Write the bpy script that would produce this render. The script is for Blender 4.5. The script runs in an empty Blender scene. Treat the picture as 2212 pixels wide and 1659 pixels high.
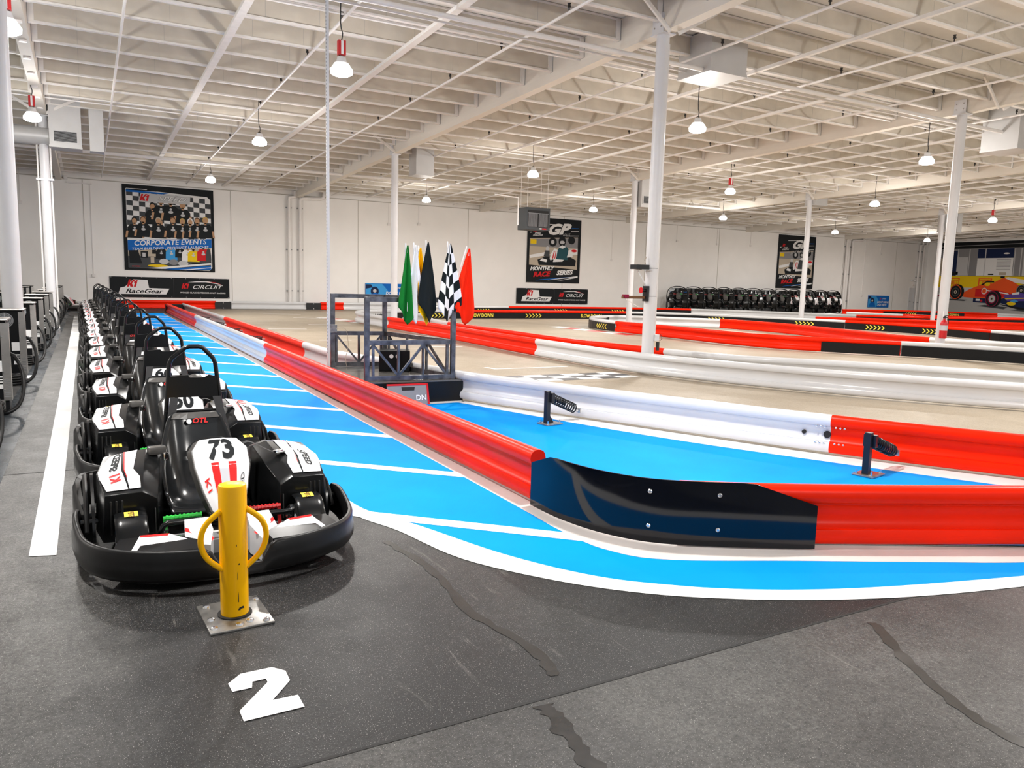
import bpy, bmesh, math, random
from mathutils import Vector, Matrix
random.seed(7)
PI = math.pi
sc = bpy.context.scene
COL = bpy.data.collections.new('scene'); sc.collection.children.link(COL)

# ------------------------------------------------------------------ materials
def nodes(name):
    m = bpy.data.materials.new(name); m.use_nodes = True
    nt = m.node_tree; return m, nt, nt.nodes['Principled BSDF']
def sock(b, n): return b.inputs[n]
def mat(name, col, rough=.45, metal=0., noise=0., nscale=6., bump=0., bscale=80., coat=0., spec=.5, emit=0., stretch=None):
    """principled material with a little procedural variation of its own colour, gloss and relief"""
    m, nt, b = nodes(name)
    c = tuple(col) + (1.,)
    sock(b, 'Base Color').default_value = c; sock(b, 'Roughness').default_value = rough
    sock(b, 'Metallic').default_value = metal; sock(b, 'Coat Weight').default_value = coat
    sock(b, 'Specular IOR Level').default_value = spec
    if emit:
        sock(b, 'Emission Color').default_value = c; sock(b, 'Emission Strength').default_value = emit
    N = nt.nodes; L = nt.links
    if noise or bump:
        tc = N.new('ShaderNodeTexCoord'); src = tc.outputs['Object']
        if stretch:
            mp = N.new('ShaderNodeMapping'); mp.inputs['Scale'].default_value = stretch
            L.new(src, mp.inputs[0]); src = mp.outputs[0]
    if noise:
        t = N.new('ShaderNodeTexNoise'); t.inputs['Scale'].default_value = nscale; t.inputs['Detail'].default_value = 5
        L.new(src, t.inputs['Vector'])
        r = N.new('ShaderNodeValToRGB')
        r.color_ramp.elements[0].position = .3; r.color_ramp.elements[1].position = .7
        r.color_ramp.elements[0].color = tuple(x * (1 - noise) for x in col) + (1,)
        r.color_ramp.elements[1].color = tuple(min(1, x * (1 + noise * .6)) for x in col) + (1,)
        L.new(t.outputs['Fac'], r.inputs['Fac']); L.new(r.outputs['Color'], sock(b, 'Base Color'))
    if bump:
        t2 = N.new('ShaderNodeTexNoise'); t2.inputs['Scale'].default_value = bscale; t2.inputs['Detail'].default_value = 3
        L.new(src, t2.inputs['Vector'])
        bp = N.new('ShaderNodeBump'); bp.inputs['Strength'].default_value = bump; bp.inputs['Distance'].default_value = .004
        L.new(t2.outputs['Fac'], bp.inputs['Height']); L.new(bp.outputs['Normal'], sock(b, 'Normal'))
    return m

def floor_mat(name, a, b_, c, rough, r2, speck=0., bump=.25, scuff=0., lane=None, spec=.3, grain=.75):
    """worn concrete: broad cloudy patches, fine grain, thin scratches, sparkle painted as small bright specks"""
    m, nt, b = nodes(name); N = nt.nodes; L = nt.links
    tc = N.new('ShaderNodeTexCoord')
    def noise(scale, det, rgh=.5, st=(1, 1, 1), rot=0., dist=0.):
        mp = N.new('ShaderNodeMapping'); mp.inputs['Scale'].default_value = st; mp.inputs['Rotation'].default_value = (0, 0, rot)
        L.new(tc.outputs['Object'], mp.inputs[0])
        t = N.new('ShaderNodeTexNoise'); t.inputs['Scale'].default_value = scale; t.inputs['Detail'].default_value = det
        t.inputs['Roughness'].default_value = rgh; t.inputs['Distortion'].default_value = dist
        L.new(mp.outputs[0], t.inputs['Vector']); return t.outputs['Fac']
    def ramp(src, p0, p1, c0, c1):
        r = N.new('ShaderNodeValToRGB'); e = r.color_ramp.elements
        e[0].position = p0; e[1].position = p1; e[0].color = tuple(c0) + (1,); e[1].color = tuple(c1) + (1,)
        L.new(src, r.inputs['Fac']); return r.outputs['Color']
    def mix(fac, x, y, mode='MIX'):
        k = N.new('ShaderNodeMix'); k.data_type = 'RGBA'; k.blend_type = mode
        if isinstance(fac, float): k.inputs[0].default_value = fac
        else: L.new(fac, k.inputs[0])
        L.new(x, k.inputs[6]); L.new(y, k.inputs[7]); return k.outputs[2]
    big = noise(.75, 7, .62, dist=.6)
    col = ramp(big, .40, .62, a, b_)
    st = noise(1.3, 5, .6, (1.0, .22, 1), .5)
    col = mix(.45, col, ramp(st, .35, .7, a, c))
    if lane:        # the paler kart lane fades into the dark floor with a ragged edge
        sx = N.new('ShaderNodeSeparateXYZ'); L.new(tc.outputs['Object'], sx.inputs[0])
        def math_(op, x, y):
            k = N.new('ShaderNodeMath'); k.operation = op; k.use_clamp = op == 'MULTIPLY'
            for i, q in enumerate((x, y)):
                if isinstance(q, (int, float)): k.inputs[i].default_value = q
                else: L.new(q, k.inputs[i])
            return k.outputs[0]
        nz = math_('MULTIPLY_ADD', noise(1.4, 5, .6), 1.6) if False else noise(1.4, 5, .6)
        e = math_('ADD', math_('SUBTRACT', .32, sx.outputs['X']), math_('ADD', nz, -.62))
        mk = math_('MULTIPLY', e, 3.2)
        far_ = math_('MULTIPLY', math_('SUBTRACT', sx.outputs['Y'], 2.6), .35)
        far_ = math_('MULTIPLY', math_('ADD', far_, .35), 1.0)
        mk = math_('MULTIPLY', mk, far_)
        lc = mix(.5, ramp(noise(2.2, 6, .65, (1, .35, 1)), .3, .7, lane[0], lane[1]), ramp(noise(7, 5, .7), .3, .7, lane[0], lane[1]))
        col = mix(mk, col, lc)
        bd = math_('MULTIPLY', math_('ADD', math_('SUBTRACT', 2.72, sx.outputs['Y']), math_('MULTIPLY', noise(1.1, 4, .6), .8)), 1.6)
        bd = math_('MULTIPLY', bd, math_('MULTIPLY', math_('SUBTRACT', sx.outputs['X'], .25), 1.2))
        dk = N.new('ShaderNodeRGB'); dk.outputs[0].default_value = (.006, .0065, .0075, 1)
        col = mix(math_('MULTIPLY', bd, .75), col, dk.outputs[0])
    fine = noise(60, 4, .7)
    col = mix(grain, col, ramp(fine, .32, .68, (.12,) * 3, (.88,) * 3), 'OVERLAY')
    col = mix(grain * .66, col, ramp(noise(17, 5, .7), .32, .68, (.2,) * 3, (.8,) * 3), 'OVERLAY')
    if scuff:
        sf = noise(9, 6, .65, (1.0, .14, 1), -.6, 1.2)
        r = ramp(sf, .60, .74, (0, 0, 0), (1, 1, 1))
        msk = noise(.8, 3)
        r = mix(1., r, ramp(msk, .48, .62, (0, 0, 0), (scuff,) * 3), 'MULTIPLY')
        lt = N.new('ShaderNodeRGB'); lt.outputs[0].default_value = (.30, .285, .26, 1)
        col = mix(r, col, lt.outputs[0])
    if speck:
        sp = noise(230, 1, .5)  # sparkle of the glossy floor, put into the colour as pale specks
        r = ramp(sp, .66, .74, (0, 0, 0), (speck,) * 3)
        lt = N.new('ShaderNodeRGB'); lt.outputs[0].default_value = (.55, .53, .5, 1)
        col = mix(r, col, lt.outputs[0])
    L.new(col, sock(b, 'Base Color')); sock(b, 'Specular IOR Level').default_value = spec
    rr = N.new('ShaderNodeMapRange'); rr.inputs['To Min'].default_value = rough; rr.inputs['To Max'].default_value = r2
    L.new(noise(3.0, 5, .6), rr.inputs['Value']); L.new(rr.outputs[0], sock(b, 'Roughness'))
    bp = N.new('ShaderNodeBump'); bp.inputs['Strength'].default_value = bump; bp.inputs['Distance'].default_value = .003
    L.new(noise(130, 3, .6), bp.inputs['Height']); L.new(bp.outputs['Normal'], sock(b, 'Normal'))
    return m

M = {}
M['dark_floor'] = floor_mat('dark_floor', (.006, .0065, .0075), (.026, .0262, .0265), (.042, .041, .039), .34, .6, .8, .3, .7, ((.045, .044, .042), (.115, .112, .107)))
M['grey_floor'] = floor_mat('grey_floor', (.030, .0298, .0295), (.078, .0765, .074), (.10, .097, .092), .36, .6, .7, .35, .4)
M['lane_floor'] = floor_mat('lane_floor', (.15, .148, .145), (.23, .225, .215), (.11, .108, .105), .3, .55, .3, .2, .2)
M['strip_floor'] = floor_mat('strip_floor', (.022, .030, .038), (.060, .070, .080), (.045, .052, .06), .15, .4, 0., .1)
M['track_floor'] = floor_mat('track_floor', (.36, .30, .225), (.46, .395, .31), (.31, .255, .185), .45, .65, 0., .1, grain=.25)
M['blue_paint'] = mat('blue_paint', (.0, .285, .84), .65, noise=.10, nscale=1.2, bump=.12, bscale=90, spec=.06)
M['white_paint'] = mat('white_paint', (.86, .85, .84), .45, noise=.05, nscale=3, bump=.1, bscale=90)
M['pink_paint'] = mat('border_paint', (.72, .66, .63), .45, noise=.08, nscale=2.5, bump=.1, bscale=90)
M['black_paint'] = mat('black_paint', (.05, .05, .055), .45, noise=.2, nscale=6)
M['red_paint'] = mat('red_paint', (.55, .04, .03), .45, noise=.2, nscale=5)
M['red_plastic'] = mat('red_plastic', (.92, .018, .001), .34, noise=.08, nscale=2.0, bump=.04, bscale=30, spec=.12)
M['white_plastic'] = mat('white_plastic', (.68, .685, .70), .2, noise=.03, nscale=2.0, bump=.04, bscale=30)
M['black_skin'] = mat('black_skin', (.005, .0055, .0065), .35, noise=.15, nscale=4, spec=.25)
M['navy_panel'] = mat('glossy_black_panel', (.002, .003, .006), .07, spec=.35, bump=.012, bscale=4)
M['black_metal'] = mat('black_metal', (.012, .013, .015), .35, metal=.2, bump=.03, bscale=60)
M['steel'] = mat('bare_steel', (.15, .155, .17), .36, metal=.8, noise=.6, nscale=9, bump=.05, bscale=50)
M['stainless'] = mat('stainless', (.62, .59, .56), .28, metal=.9, noise=.1, nscale=10)
M['zinc'] = mat('zinc_plate', (.40, .39, .37), .32, metal=.8, noise=.3, nscale=20)
M['bolt'] = mat('bolt_metal', (.7, .7, .7), .25, metal=1.)
M['gap'] = mat('joint_and_shade_black', (.005, .005, .005), .7)  # black of joints and scuffs, also the shade painted into slots and holes
M['yellow'] = mat('yellow_paint', (1.0, .50, .0), .30, spec=.3, noise=.06, nscale=5, bump=.03, bscale=12)
M['yellow_ink'] = mat('yellow_ink', (.95, .78, .08), .5)
M['white_ink'] = mat('white_ink', (.86, .86, .86), .5)
M['wall'] = mat('wall_paint', (.92, .90, .875), .6, noise=.03, nscale=1.0, bump=.05, bscale=25)
M['groove'] = mat('wall_groove', (.50, .47, .42), .8)
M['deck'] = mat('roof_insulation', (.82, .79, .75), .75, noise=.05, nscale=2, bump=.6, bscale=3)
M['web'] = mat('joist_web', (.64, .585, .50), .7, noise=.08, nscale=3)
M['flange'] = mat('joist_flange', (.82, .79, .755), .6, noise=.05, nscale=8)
M['beam'] = mat('beam_paint', (.76, .71, .635), .65, noise=.04, nscale=2.5, stretch=(1, .1, 6))
M['pipe'] = mat('pipe_paint', (.84, .81, .79), .5, noise=.03, nscale=10)
M['column'] = mat('column_paint', (.70, .70, .72), .4, noise=.03, nscale=4, bump=.05, bscale=10)
M['duct'] = mat('duct_metal', (.56, .555, .55), .45, metal=.15, noise=.04, nscale=3)
M['grille'] = mat('grille', (.25, .26, .27), .5)
M['dark'] = mat('dark_clip', (.02, .02, .02), .6)
M['lamp_body'] = mat('lamp_body', (.75, .75, .76), .4)
M['lamp_red'] = mat('battery_red', (.55, .01, .015), .35)
M['lens'] = mat('lamp_lens', (1., .98, .95), .3, emit=16.)
# kart
M['kblack'] = mat('kart_black', (.006, .0065, .007), .22, spec=.4, noise=.25, nscale=6, bump=.05, bscale=50)
M['kmatte'] = mat('bumper_black', (.007, .007, .0075), .38, noise=.4, nscale=9, bump=.08, bscale=40, spec=.3)
M['seat'] = mat('seat_black', (.012, .013, .014), .16, bump=.04, bscale=8)
M['kgrey'] = mat('kart_grey', (.11, .105, .10), .22)
M['kwhite'] = mat('kart_white', (.84, .84, .86), .22, coat=.3)
M['kred'] = mat('kart_red', (.82, .02, .02), .25)
M['ksilver'] = mat('kart_silver', (.60, .61, .66), .25)
M['tyre'] = mat('tyre', (.012, .012, .012), .65, bump=.2, bscale=60)
M['strap'] = mat('belt', (.014, .014, .016), .6, bump=.2, bscale=120)
M['chrome'] = mat('chrome', (.85, .85, .85), .12, metal=1.)
M['green'] = mat('pedal_green', (.02, .48, .05), .35)
M['pedal_red'] = mat('pedal_red', (.55, .01, .01), .35)
# cloth and prints
M['f_green'] = mat('cloth_green', (.01, .20, .03), .8, spec=.12, bump=.2, bscale=200)
M['f_white'] = mat('cloth_white', (.84, .84, .85), .8, spec=.12, bump=.2, bscale=200)
M['f_black'] = mat('cloth_black', (.008, .012, .014), .75, spec=.12, bump=.2, bscale=200)
M['f_yellow'] = mat('cloth_yellow', (.95, .50, .0), .8, spec=.12, bump=.2, bscale=200)
M['f_red'] = mat('cloth_red', (.86, .025, .005), .8, spec=.12, bump=.2, bscale=200)
def ink(n, c): M[n] = mat('ink_' + n, c, .55, spec=.15)
for n, c in dict(p_black=(.010, .012, .014), p_white=(.82, .82, .82), p_red=(.62, .015, .02), p_blue=(.005, .13, .50), p_skin=(.52, .30, .17),
                 p_brown=(.16, .08, .04), p_tan=(.50, .43, .34), p_grey=(.25, .25, .26), p_dgrey=(.06, .065, .07), p_lgrey=(.55, .55, .56),
                 p_yellow=(.85, .58, .01), p_orange=(.85, .10, .02), p_purple=(.10, .06, .32), p_sky=(.05, .33, .72), p_blond=(.55, .38, .12),
                 p_teal=(.02, .08, .10), p_road=(.44, .43, .42), p_navy=(.01, .02, .07), p_maroon=(.25, .01, .05)).items(): ink(n, c)

# ------------------------------------------------------------------ mesh builder
class MB:
    def __init__(s): s.v = []; s.f = []; s.m = []; s.mats = []
    def mi(s, mt):
        if mt not in s.mats: s.mats.append(mt)
        return s.mats.index(mt)
    def add(s, vs, fs, mt):
        o = len(s.v); i = s.mi(mt); s.v += [tuple(x) for x in vs]
        for f in fs: s.f.append(tuple(o + k for k in f)); s.m.append(i)
        return s
    def box(s, x0, y0, z0, x1, y1, z1, mt, mx=None):
        v = [(x, y, z) for x in (x0, x1) for y in (y0, y1) for z in (z0, z1)]
        if mx is not None: v = [mx @ Vector(p) for p in v]
        return s.add(v, [(0, 1, 3, 2), (4, 6, 7, 5), (0, 4, 5, 1), (2, 3, 7, 6), (0, 2, 6, 4), (1, 5, 7, 3)], mt)
    def cbox(s, c, d, mt, rz=0, ch=0.):
        """box about its centre, turned round z, with chamfered edges"""
        bm = bmesh.new(); bmesh.ops.create_cube(bm, size=1)
        for v in bm.verts: v.co = Vector((v.co.x * d[0], v.co.y * d[1], v.co.z * d[2]))
        if ch: bmesh.ops.bevel(bm, geom=bm.edges[:], offset=ch, segments=2, affect='EDGES', profile=.6)
        mx = Matrix.Translation(c) @ Matrix.Rotation(rz, 4, 'Z')
        return s.bm(bm, mt, mx)
    def bm(s, bm, mt, mx=None):
        bm.verts.index_update()
        s.add([(mx @ v.co if mx is not None else v.co) for v in bm.verts], [[v.index for v in f.verts] for f in bm.faces], mt); bm.free(); return s
    def bar(s, a, b, w, h, mt, up=(0, 0, 1)):
        """rectangular bar from a to b"""
        a = Vector(a); b = Vector(b); t = (b - a).normalized(); u = Vector(up)
        if abs(t.dot(u)) > .95: u = Vector((1, 0, 0))
        r = t.cross(u).normalized(); u = r.cross(t)
        q = [r * (i * w / 2) + u * (j * h / 2) for i, j in ((-1, -1), (1, -1), (1, 1), (-1, 1))]
        return s.add([a + k for k in q] + [b + k for k in q], [(0, 1, 2, 3), (7, 6, 5, 4), (0, 4, 5, 1), (1, 5, 6, 2), (2, 6, 7, 3), (3, 7, 4, 0)], mt)
    def tube(s, pts, r, mt, n=10, closed=False, caps=True, smooth=0):
        P = [Vector(p) for p in pts]
        if smooth: P = [Vector(p) for p in catmull(P, smooth, closed)]
        k = len(P); rings = []; ref = None
        for i in range(k):
            if closed: t = P[(i + 1) % k] - P[i - 1]
            else: t = P[min(i + 1, k - 1)] - P[max(i - 1, 0)]
            t.normalize()
            if ref is None:
                ref = Vector((0, 0, 1)) if abs(t.z) < .9 else Vector((1, 0, 0))
            a = (ref - t * ref.dot(t)).normalized(); b = t.cross(a); ref = a
            rr = r[i] if isinstance(r, (list, tuple)) else r
            rings.append([P[i] + (a * math.cos(2 * PI * j / n) + b * math.sin(2 * PI * j / n)) * rr for j in range(n)])
        v = [p for g in rings for p in g]; f = []
        for i in range(k if closed else k - 1):
            i2 = (i + 1) % k
            for j in range(n): f.append((i * n + j, i * n + (j + 1) % n, i2 * n + (j + 1) % n, i2 * n + j))
        if caps and not closed: f.append(tuple(range(n - 1, -1, -1))); f.append(tuple((k - 1) * n + j for j in range(n)))
        return s.add(v, f, mt)
    def lathe(s, prof, mt, n=24, mx=None):
        v = []; f = []; k = len(prof)
        for r, z in prof:
            for j in range(n): v.append(Vector((r * math.cos(2 * PI * j / n), r * math.sin(2 * PI * j / n), z)))
        for i in range(k - 1):
            for j in range(n): f.append((i * n + j, i * n + (j + 1) % n, (i + 1) * n + (j + 1) % n, (i + 1) * n + j))
        f.append(tuple(range(n - 1, -1, -1))); f.append(tuple((k - 1) * n + j for j in range(n)))
        if mx is not None: v = [mx @ p for p in v]
        return s.add(v, f, mt)
    def prism(s, poly, z0, z1, mt, mx=None, mtop=None):
        """extruded outline in xy"""
        n = len(poly); v = [Vector((x, y, z0)) for x, y in poly] + [Vector((x, y, z1)) for x, y in poly]
        if mx is not None: v = [mx @ p for p in v]
        s.add(v, [tuple(range(n - 1, -1, -1))] + [(i, (i + 1) % n, n + (i + 1) % n, n + i) for i in range(n)], mt)
        return s.add(v[n:], [tuple(range(n))], mtop or mt)
    def loft(s, secs, mt, closed=True, caps=True):
        n = len(secs[0]); v = [p for c in secs for p in c]; f = []
        for i in range(len(secs) - 1):
            for j in range(n if closed else n - 1):
                f.append((i * n + j, i * n + (j + 1) % n, (i + 1) * n + (j + 1) % n, (i + 1) * n + j))
        if caps: f.append(tuple(range(n - 1, -1, -1))); f.append(tuple((len(secs) - 1) * n + j for j in range(n)))
        return s.add(v, f, mt)
    def grid(s, fn, nu, nv, mt):
        v = [fn(i / nu, j / nv) for i in range(nu + 1) for j in range(nv + 1)]
        f = []; w = nv + 1
        if callable(mt):
            o = len(s.v); s.v += [tuple(p) for p in v]
            for i in range(nu):
                for j in range(nv):
                    s.f.append(tuple(o + k for k in (i * w + j, (i + 1) * w + j, (i + 1) * w + j + 1, i * w + j + 1))); s.m.append(s.mi(mt(i, j)))
            return s
        for i in range(nu):
            for j in range(nv): f.append((i * w + j, (i + 1) * w + j, (i + 1) * w + j + 1, i * w + j + 1))
        return s.add(v, f, mt)
    def text(s, body, h, fn, mt, shear=0., bold=0., width=1., align='CENTER', extr=0.):
        vs, fs = text2d(body, shear, bold, align)
        return s.add([fn(x * h * width, y * h) for x, y in vs], fs, mt)
    def build(s, name, parent=None, sm=38, normals=True):
        me = bpy.data.meshes.new(name); me.from_pydata(s.v, [], s.f)
        for k in s.mats: me.materials.append(M[k])
        me.polygons.foreach_set('material_index', s.m)
        if sm:
            me.polygons.foreach_set('use_smooth', [True] * len(s.f))
        if normals:
            b = bmesh.new(); b.from_mesh(me); bmesh.ops.recalc_face_normals(b, faces=b.faces[:]); b.to_mesh(me); b.free()
        if sm: me.set_sharp_from_angle(angle=math.radians(sm))
        me.update()
        o = bpy.data.objects.new(name, me); COL.objects.link(o)
        if parent is not None: o.parent = parent
        return o

_tc = {}
def text2d(body, shear, bold, align):
    """outline lettering as flat faces, cap height about 1"""
    k = (body, round(shear, 3), round(bold, 3), align)
    if k not in _tc:
        cu = bpy.data.curves.new('lettering', 'FONT'); cu.body = body; cu.size = 1.37; cu.shear = shear; cu.offset = bold
        cu.align_x = align; cu.align_y = 'CENTER'; cu.resolution_u = 3; cu.fill_mode = 'FRONT'
        o = bpy.data.objects.new('lettering', cu); sc.collection.objects.link(o)
        dg = bpy.context.evaluated_depsgraph_get(); dg.update()
        me = bpy.data.meshes.new_from_object(o.evaluated_get(dg))
        _tc[k] = ([(v.co.x, v.co.y) for v in me.vertices], [tuple(p.vertices) for p in me.polygons])
        bpy.data.objects.remove(o); bpy.data.curves.remove(cu); bpy.data.meshes.remove(me)
    return _tc[k]

def catmull(P, sub, closed=False):
    P = [Vector(p) for p in P]; n = len(P); out = []
    for i in range(n if closed else n - 1):
        g = (lambda k: P[k % n]) if closed else (lambda k: P[max(0, min(n - 1, k))])
        a, b, c, d = g(i - 1), g(i), g(i + 1), g(i + 2)
        for j in range(sub):
            t = j / sub
            out.append(.5 * ((2 * b) + (c - a) * t + (2 * a - 5 * b + 4 * c - d) * t * t + (3 * b - a - 3 * c + d) * t ** 3))
    if not closed: out.append(P[-1])
    return out

def tag(o, label, cat, group=None):
    o['label'] = label; o['category'] = cat
    if group: o['group'] = group
    return o
def thing(name, label, cat, loc=(0, 0, 0), rz=0., group=None):
    o = bpy.data.objects.new(name, None); o.empty_display_size = .1; COL.objects.link(o)
    o.location = loc; o.rotation_euler = (0, 0, rz)
    return tag(o, label, cat, group)
def struct(o): o['kind'] = 'structure'; return o
def copy_tree(o, parent=None):
    c = o.copy(); COL.objects.link(c)
    if parent is not None: c.parent = parent
    for ch in list(o.children): copy_tree(ch, c)
    return c

# ------------------------------------------------------------------ camera
H = 1.6
F, YAW, PIT, ROL = 1654.92, .506351, .131131, .027110
cy, sy = math.cos(YAW), math.sin(YAW)
fw = Vector((sy * math.cos(PIT), cy * math.cos(PIT), -math.sin(PIT))); rt = Vector((cy, -sy, 0)); up = rt.cross(fw)
r2 = rt * math.cos(ROL) + up * math.sin(ROL); d2 = fw.cross(r2)
cam = bpy.data.cameras.new('camera'); cam.sensor_fit = 'HORIZONTAL'; cam.sensor_width = 36.; cam.lens = F / 2212 * 36.
cam.clip_end = 300
co = bpy.data.objects.new('camera', cam); COL.objects.link(co)
mx = Matrix(((r2.x, -d2.x, -fw.x, 0), (r2.y, -d2.y, -fw.y, 0), (r2.z, -d2.z, -fw.z, H), (0, 0, 0, 1)))
co.matrix_world = mx; sc.camera = co

# ------------------------------------------------------------------ room shell
X0, X1, Y0, Y1 = -10.9, 59.3, -7., 38.6
BX = [-10.9, -.88, 9.15, 19.16, 29.19, 39.25, 49.28, 59.3]
def jz(y): return 6.23 - .0185 * (y - 11.26)           # underside of the joists; the roof falls towards the back wall
def dz(y): return jz(y) + .40

Bpath = [(3.47, 34.6), (3.5, 24), (3.53, 16), (3.55, 13.2), (3.63, 12.5), (3.85, 11.75), (4.08, 10.9), (4.28, 9.95), (4.45, 9.2), (4.98, 7.92), (5.53, 6.73), (6.35, 4.98), (7.16, 3.6), (8.6, 1.5), (10.5, -1.2)]
Apath = [(2.83, 34.0), (2.83, 4.72)]
floor_bm = MB()
edge = [(3.3, 38.6)] + [(x - .05, y) for x, y in Bpath] + [(14.5, Y0)]
# dark pit floor, split at the saw-cut joint, and the paler kart lane on the left
floor_bm.add([(X0, 2.37, 0), (-.86, 2.37, 0), (-.86, 38.6, 0), (X0, 38.6, 0)], [(0, 1, 2, 3)], 'grey_floor')
below = [p for p in edge if p[1] > 2.37] + [(8.0, 2.37)]
floor_bm.add([(-.86, 38.6, 0), (-.86, 2.37, 0)] + [(x, y, 0) for x, y in reversed(below)], [tuple(range(len(below) + 2))], 'dark_floor')
low = [(8.0, 2.37)] + [p for p in edge if p[1] < 2.37]
floor_bm.add([(X0, Y0, 0)] + [(x, y, 0) for x, y in reversed(low)] + [(X0, 2.37, 0)], [tuple(range(len(low) + 2))], 'grey_floor')
floor_bm.add([(x, y, 0) for x, y in below[:-1]] + [(8.0, 2.37, 0)] + [(x, y, 0) for x, y in low[1:]] + [(X1, Y0, 0), (X1, 38.6, 0)], [tuple(range(len(below) + len(low) + 1))], 'track_floor')
floor = struct(floor_bm.build('floor', sm=0))

def paint(name, pieces, label=None, z=.0025, parent=None):
    """flat floor paint, pieces = [(outline, material)]"""
    b = MB()
    for poly, mt in pieces: b.add([(p[0], p[1], z) for p in poly], [tuple(range(len(poly)))], mt)
    o = b.build(name, parent or floor, sm=0)
    for p in o.data.polygons:
        if p.normal.z < 0: p.flip()
    if label: o['label'] = label
    return o
outer = [(1.40, 34.2), (1.42, 14.), (1.44, 7.5), (1.47, 5.35), (1.56, 4.85), (1.69, 4.5), (1.845, 3.88), (2.17, 3.36), (2.52, 3.0), (2.91, 2.74), (3.36, 2.52), (3.86, 2.34), (4.5, 2.18), (5.1, 2.05), (5.9, 1.90)]
inner = [(1.50, 34.2), (1.52, 14.), (1.54, 7.5), (1.60, 5.35), (1.72, 4.85), (1.86, 4.52), (2.11, 3.83), (2.40, 3.33), (2.72, 3.03), (3.04, 2.82), (3.45, 2.63), (3.93, 2.47), (4.64, 2.28), (5.2, 2.15), (6.0, 1.99)]
bar_out = [(2.64, 34.2), (2.66, 14), (2.66, 5.5), (2.65, 4.05), (2.74, 3.58), (2.98, 3.33), (3.62, 3.02), (4.39, 2.64), (4.95, 2.38), (6.0, 1.99)]
bar_in = [(2.86, 34.2), (2.86, 14), (2.86, 5.5), (2.86, 4.2), (2.98, 3.8), (3.2, 3.55), (3.8, 3.25), (4.5, 2.9), (5.1, 2.6), (6.4, 2.0)]
def strip(name, a, b, mt, label=None, z=.0025):
    q = MB(); a = catmull([(x, y, 0) for x, y in a], 6); b = catmull([(x, y, 0) for x, y in b], 6)
    v = [(p.x, p.y, z) for p in a] + [(p.x, p.y, z) for p in b]; n = len(a); assert n == len(b)
    q.add(v, [(i, i + 1, n + i + 1, n + i) for i in range(n - 1)], mt)
    o = q.build(name, floor, sm=0)
    for p in o.data.polygons:
        if p.normal.z < 0: p.flip()
    if label: o['label'] = label
    return o
sm_in = [(p.x, p.y) for p in catmull([(x, y, 0) for x, y in inner], 6)]
sm_bo = [(p.x, p.y) for p in catmull([(x, y, 0) for x, y in bar_out], 6)]
paint('blue_lane_paint', [(sm_in + sm_bo[::-1], 'blue_paint')], 'bright blue painted pit lane')
strip('lane_border', outer, [(x + (.0 if i < 3 else .0), y) for i, (x, y) in enumerate(inner)], 'white_paint', 'white curved border line of the blue lane', .003)
strip('barrier_border', bar_out, bar_in, 'pink_paint', 'pale border line along the foot of the long barrier', .0035)
for k in range(18):
    yl = 5.0 + 1.72 * k
    if yl > 33.5: break
    a = (1.52, yl + .09); b = (1.52, yl - .09); n = 1.17; sl = -1.09
    paint('stall_line', [([a, b, (2.68, yl - .09 + sl), (2.68, yl + .09 + sl)], 'white_paint')], None, .0042)
# blue triangle behind the barriers
tri_r = [(4.27, 9.17), (5.24, 6.45), (6.08, 4.75), (6.85, 3.4), (8.05, 1.6)]
paint('blue_island_paint', [([(2.95, 9.17)] + [(2.95, 4.3), (3.25, 3.6), (3.9, 3.25), (5.1, 2.65), (7.3, 1.5)] + tri_r[::-1], 'blue_paint')], 'bright blue painted triangle between the two barriers')
strip('island_border', [(4.27, 9.17), (5.24, 6.45), (6.08, 4.75), (6.85, 3.4), (8.05, 1.6)], [(4.40, 9.25), (5.56, 6.62), (6.40, 4.85), (7.16, 3.55), (8.5, 1.6)], 'white_paint', None, .003)
paint('island_border', [([(2.95, 9.33), (2.95, 9.17), (4.38, 9.17), (4.38, 9.33)], 'white_paint')], None, .003)
paint('guide_line', [([(-.348, 4.92), (-.212, 4.885), (-.226, 32), (-.452, 32)], 'white_paint')], 'long white line left of the go-kart row', .003)
paint('painted_two', [([(.425, 3.01), (.43, 2.94), (.503, 2.938), (.513, 2.984), (.565, 2.984), (.566, 2.955), (.432, 2.79), (.434, 2.713), (.653, 2.714), (.651, 2.809), (.556, 2.812), (.648, 2.93), (.649, 3.015), (.605, 3.068), (.482, 3.068)], 'white_paint')], 'white numeral 2 painted on the floor', .003)
paint('saw_joint', [([(X0, 2.362), (8.0, 2.362), (8.0, 2.376), (X0, 2.376)], 'gap')], None, .0015)
paint('saw_joint', [([(-.86, 7.02), (1.4, 7.02), (1.4, 7.03), (-.86, 7.03)], 'gap')], None, .0015)
paint('grey_strip', [([(-.86, 2.6), (-.63, 2.6), (-.63, 38), (-.86, 38)], 'strip_floor')], None, .002)
rnd = random.Random(3)
def ragged(pts, w):
    """irregular resin repair band along a line"""
    L_, R_ = [], []
    P = catmull([(x, y, 0) for x, y in pts], 8)
    for i, p in enumerate(P):
        t = (P[min(i + 1, len(P) - 1)] - P[max(i - 1, 0)]).normalized(); n_ = Vector((-t.y, t.x, 0))
        L_.append(tuple(p + n_ * w * rnd.uniform(.35, 1.))[:2]); R_.append(tuple(p - n_ * w * rnd.uniform(.35, 1.))[:2])
    return L_ + R_[::-1]
M['resin'] = mat('resin_patch', (.035, .034, .033), .22, noise=.3, nscale=12)
paint('crack_repair', [(ragged([(1.55, 4.35), (1.62, 3.8), (1.58, 3.2), (1.66, 2.75), (1.62, 2.5)], .035), 'resin')], None, .0016)
paint('crack_repair', [(ragged([(1.47, 2.33), (1.45, 2.15), (1.42, 1.9), (1.38, 1.7)], .05), 'resin')], None, .0016)
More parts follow.
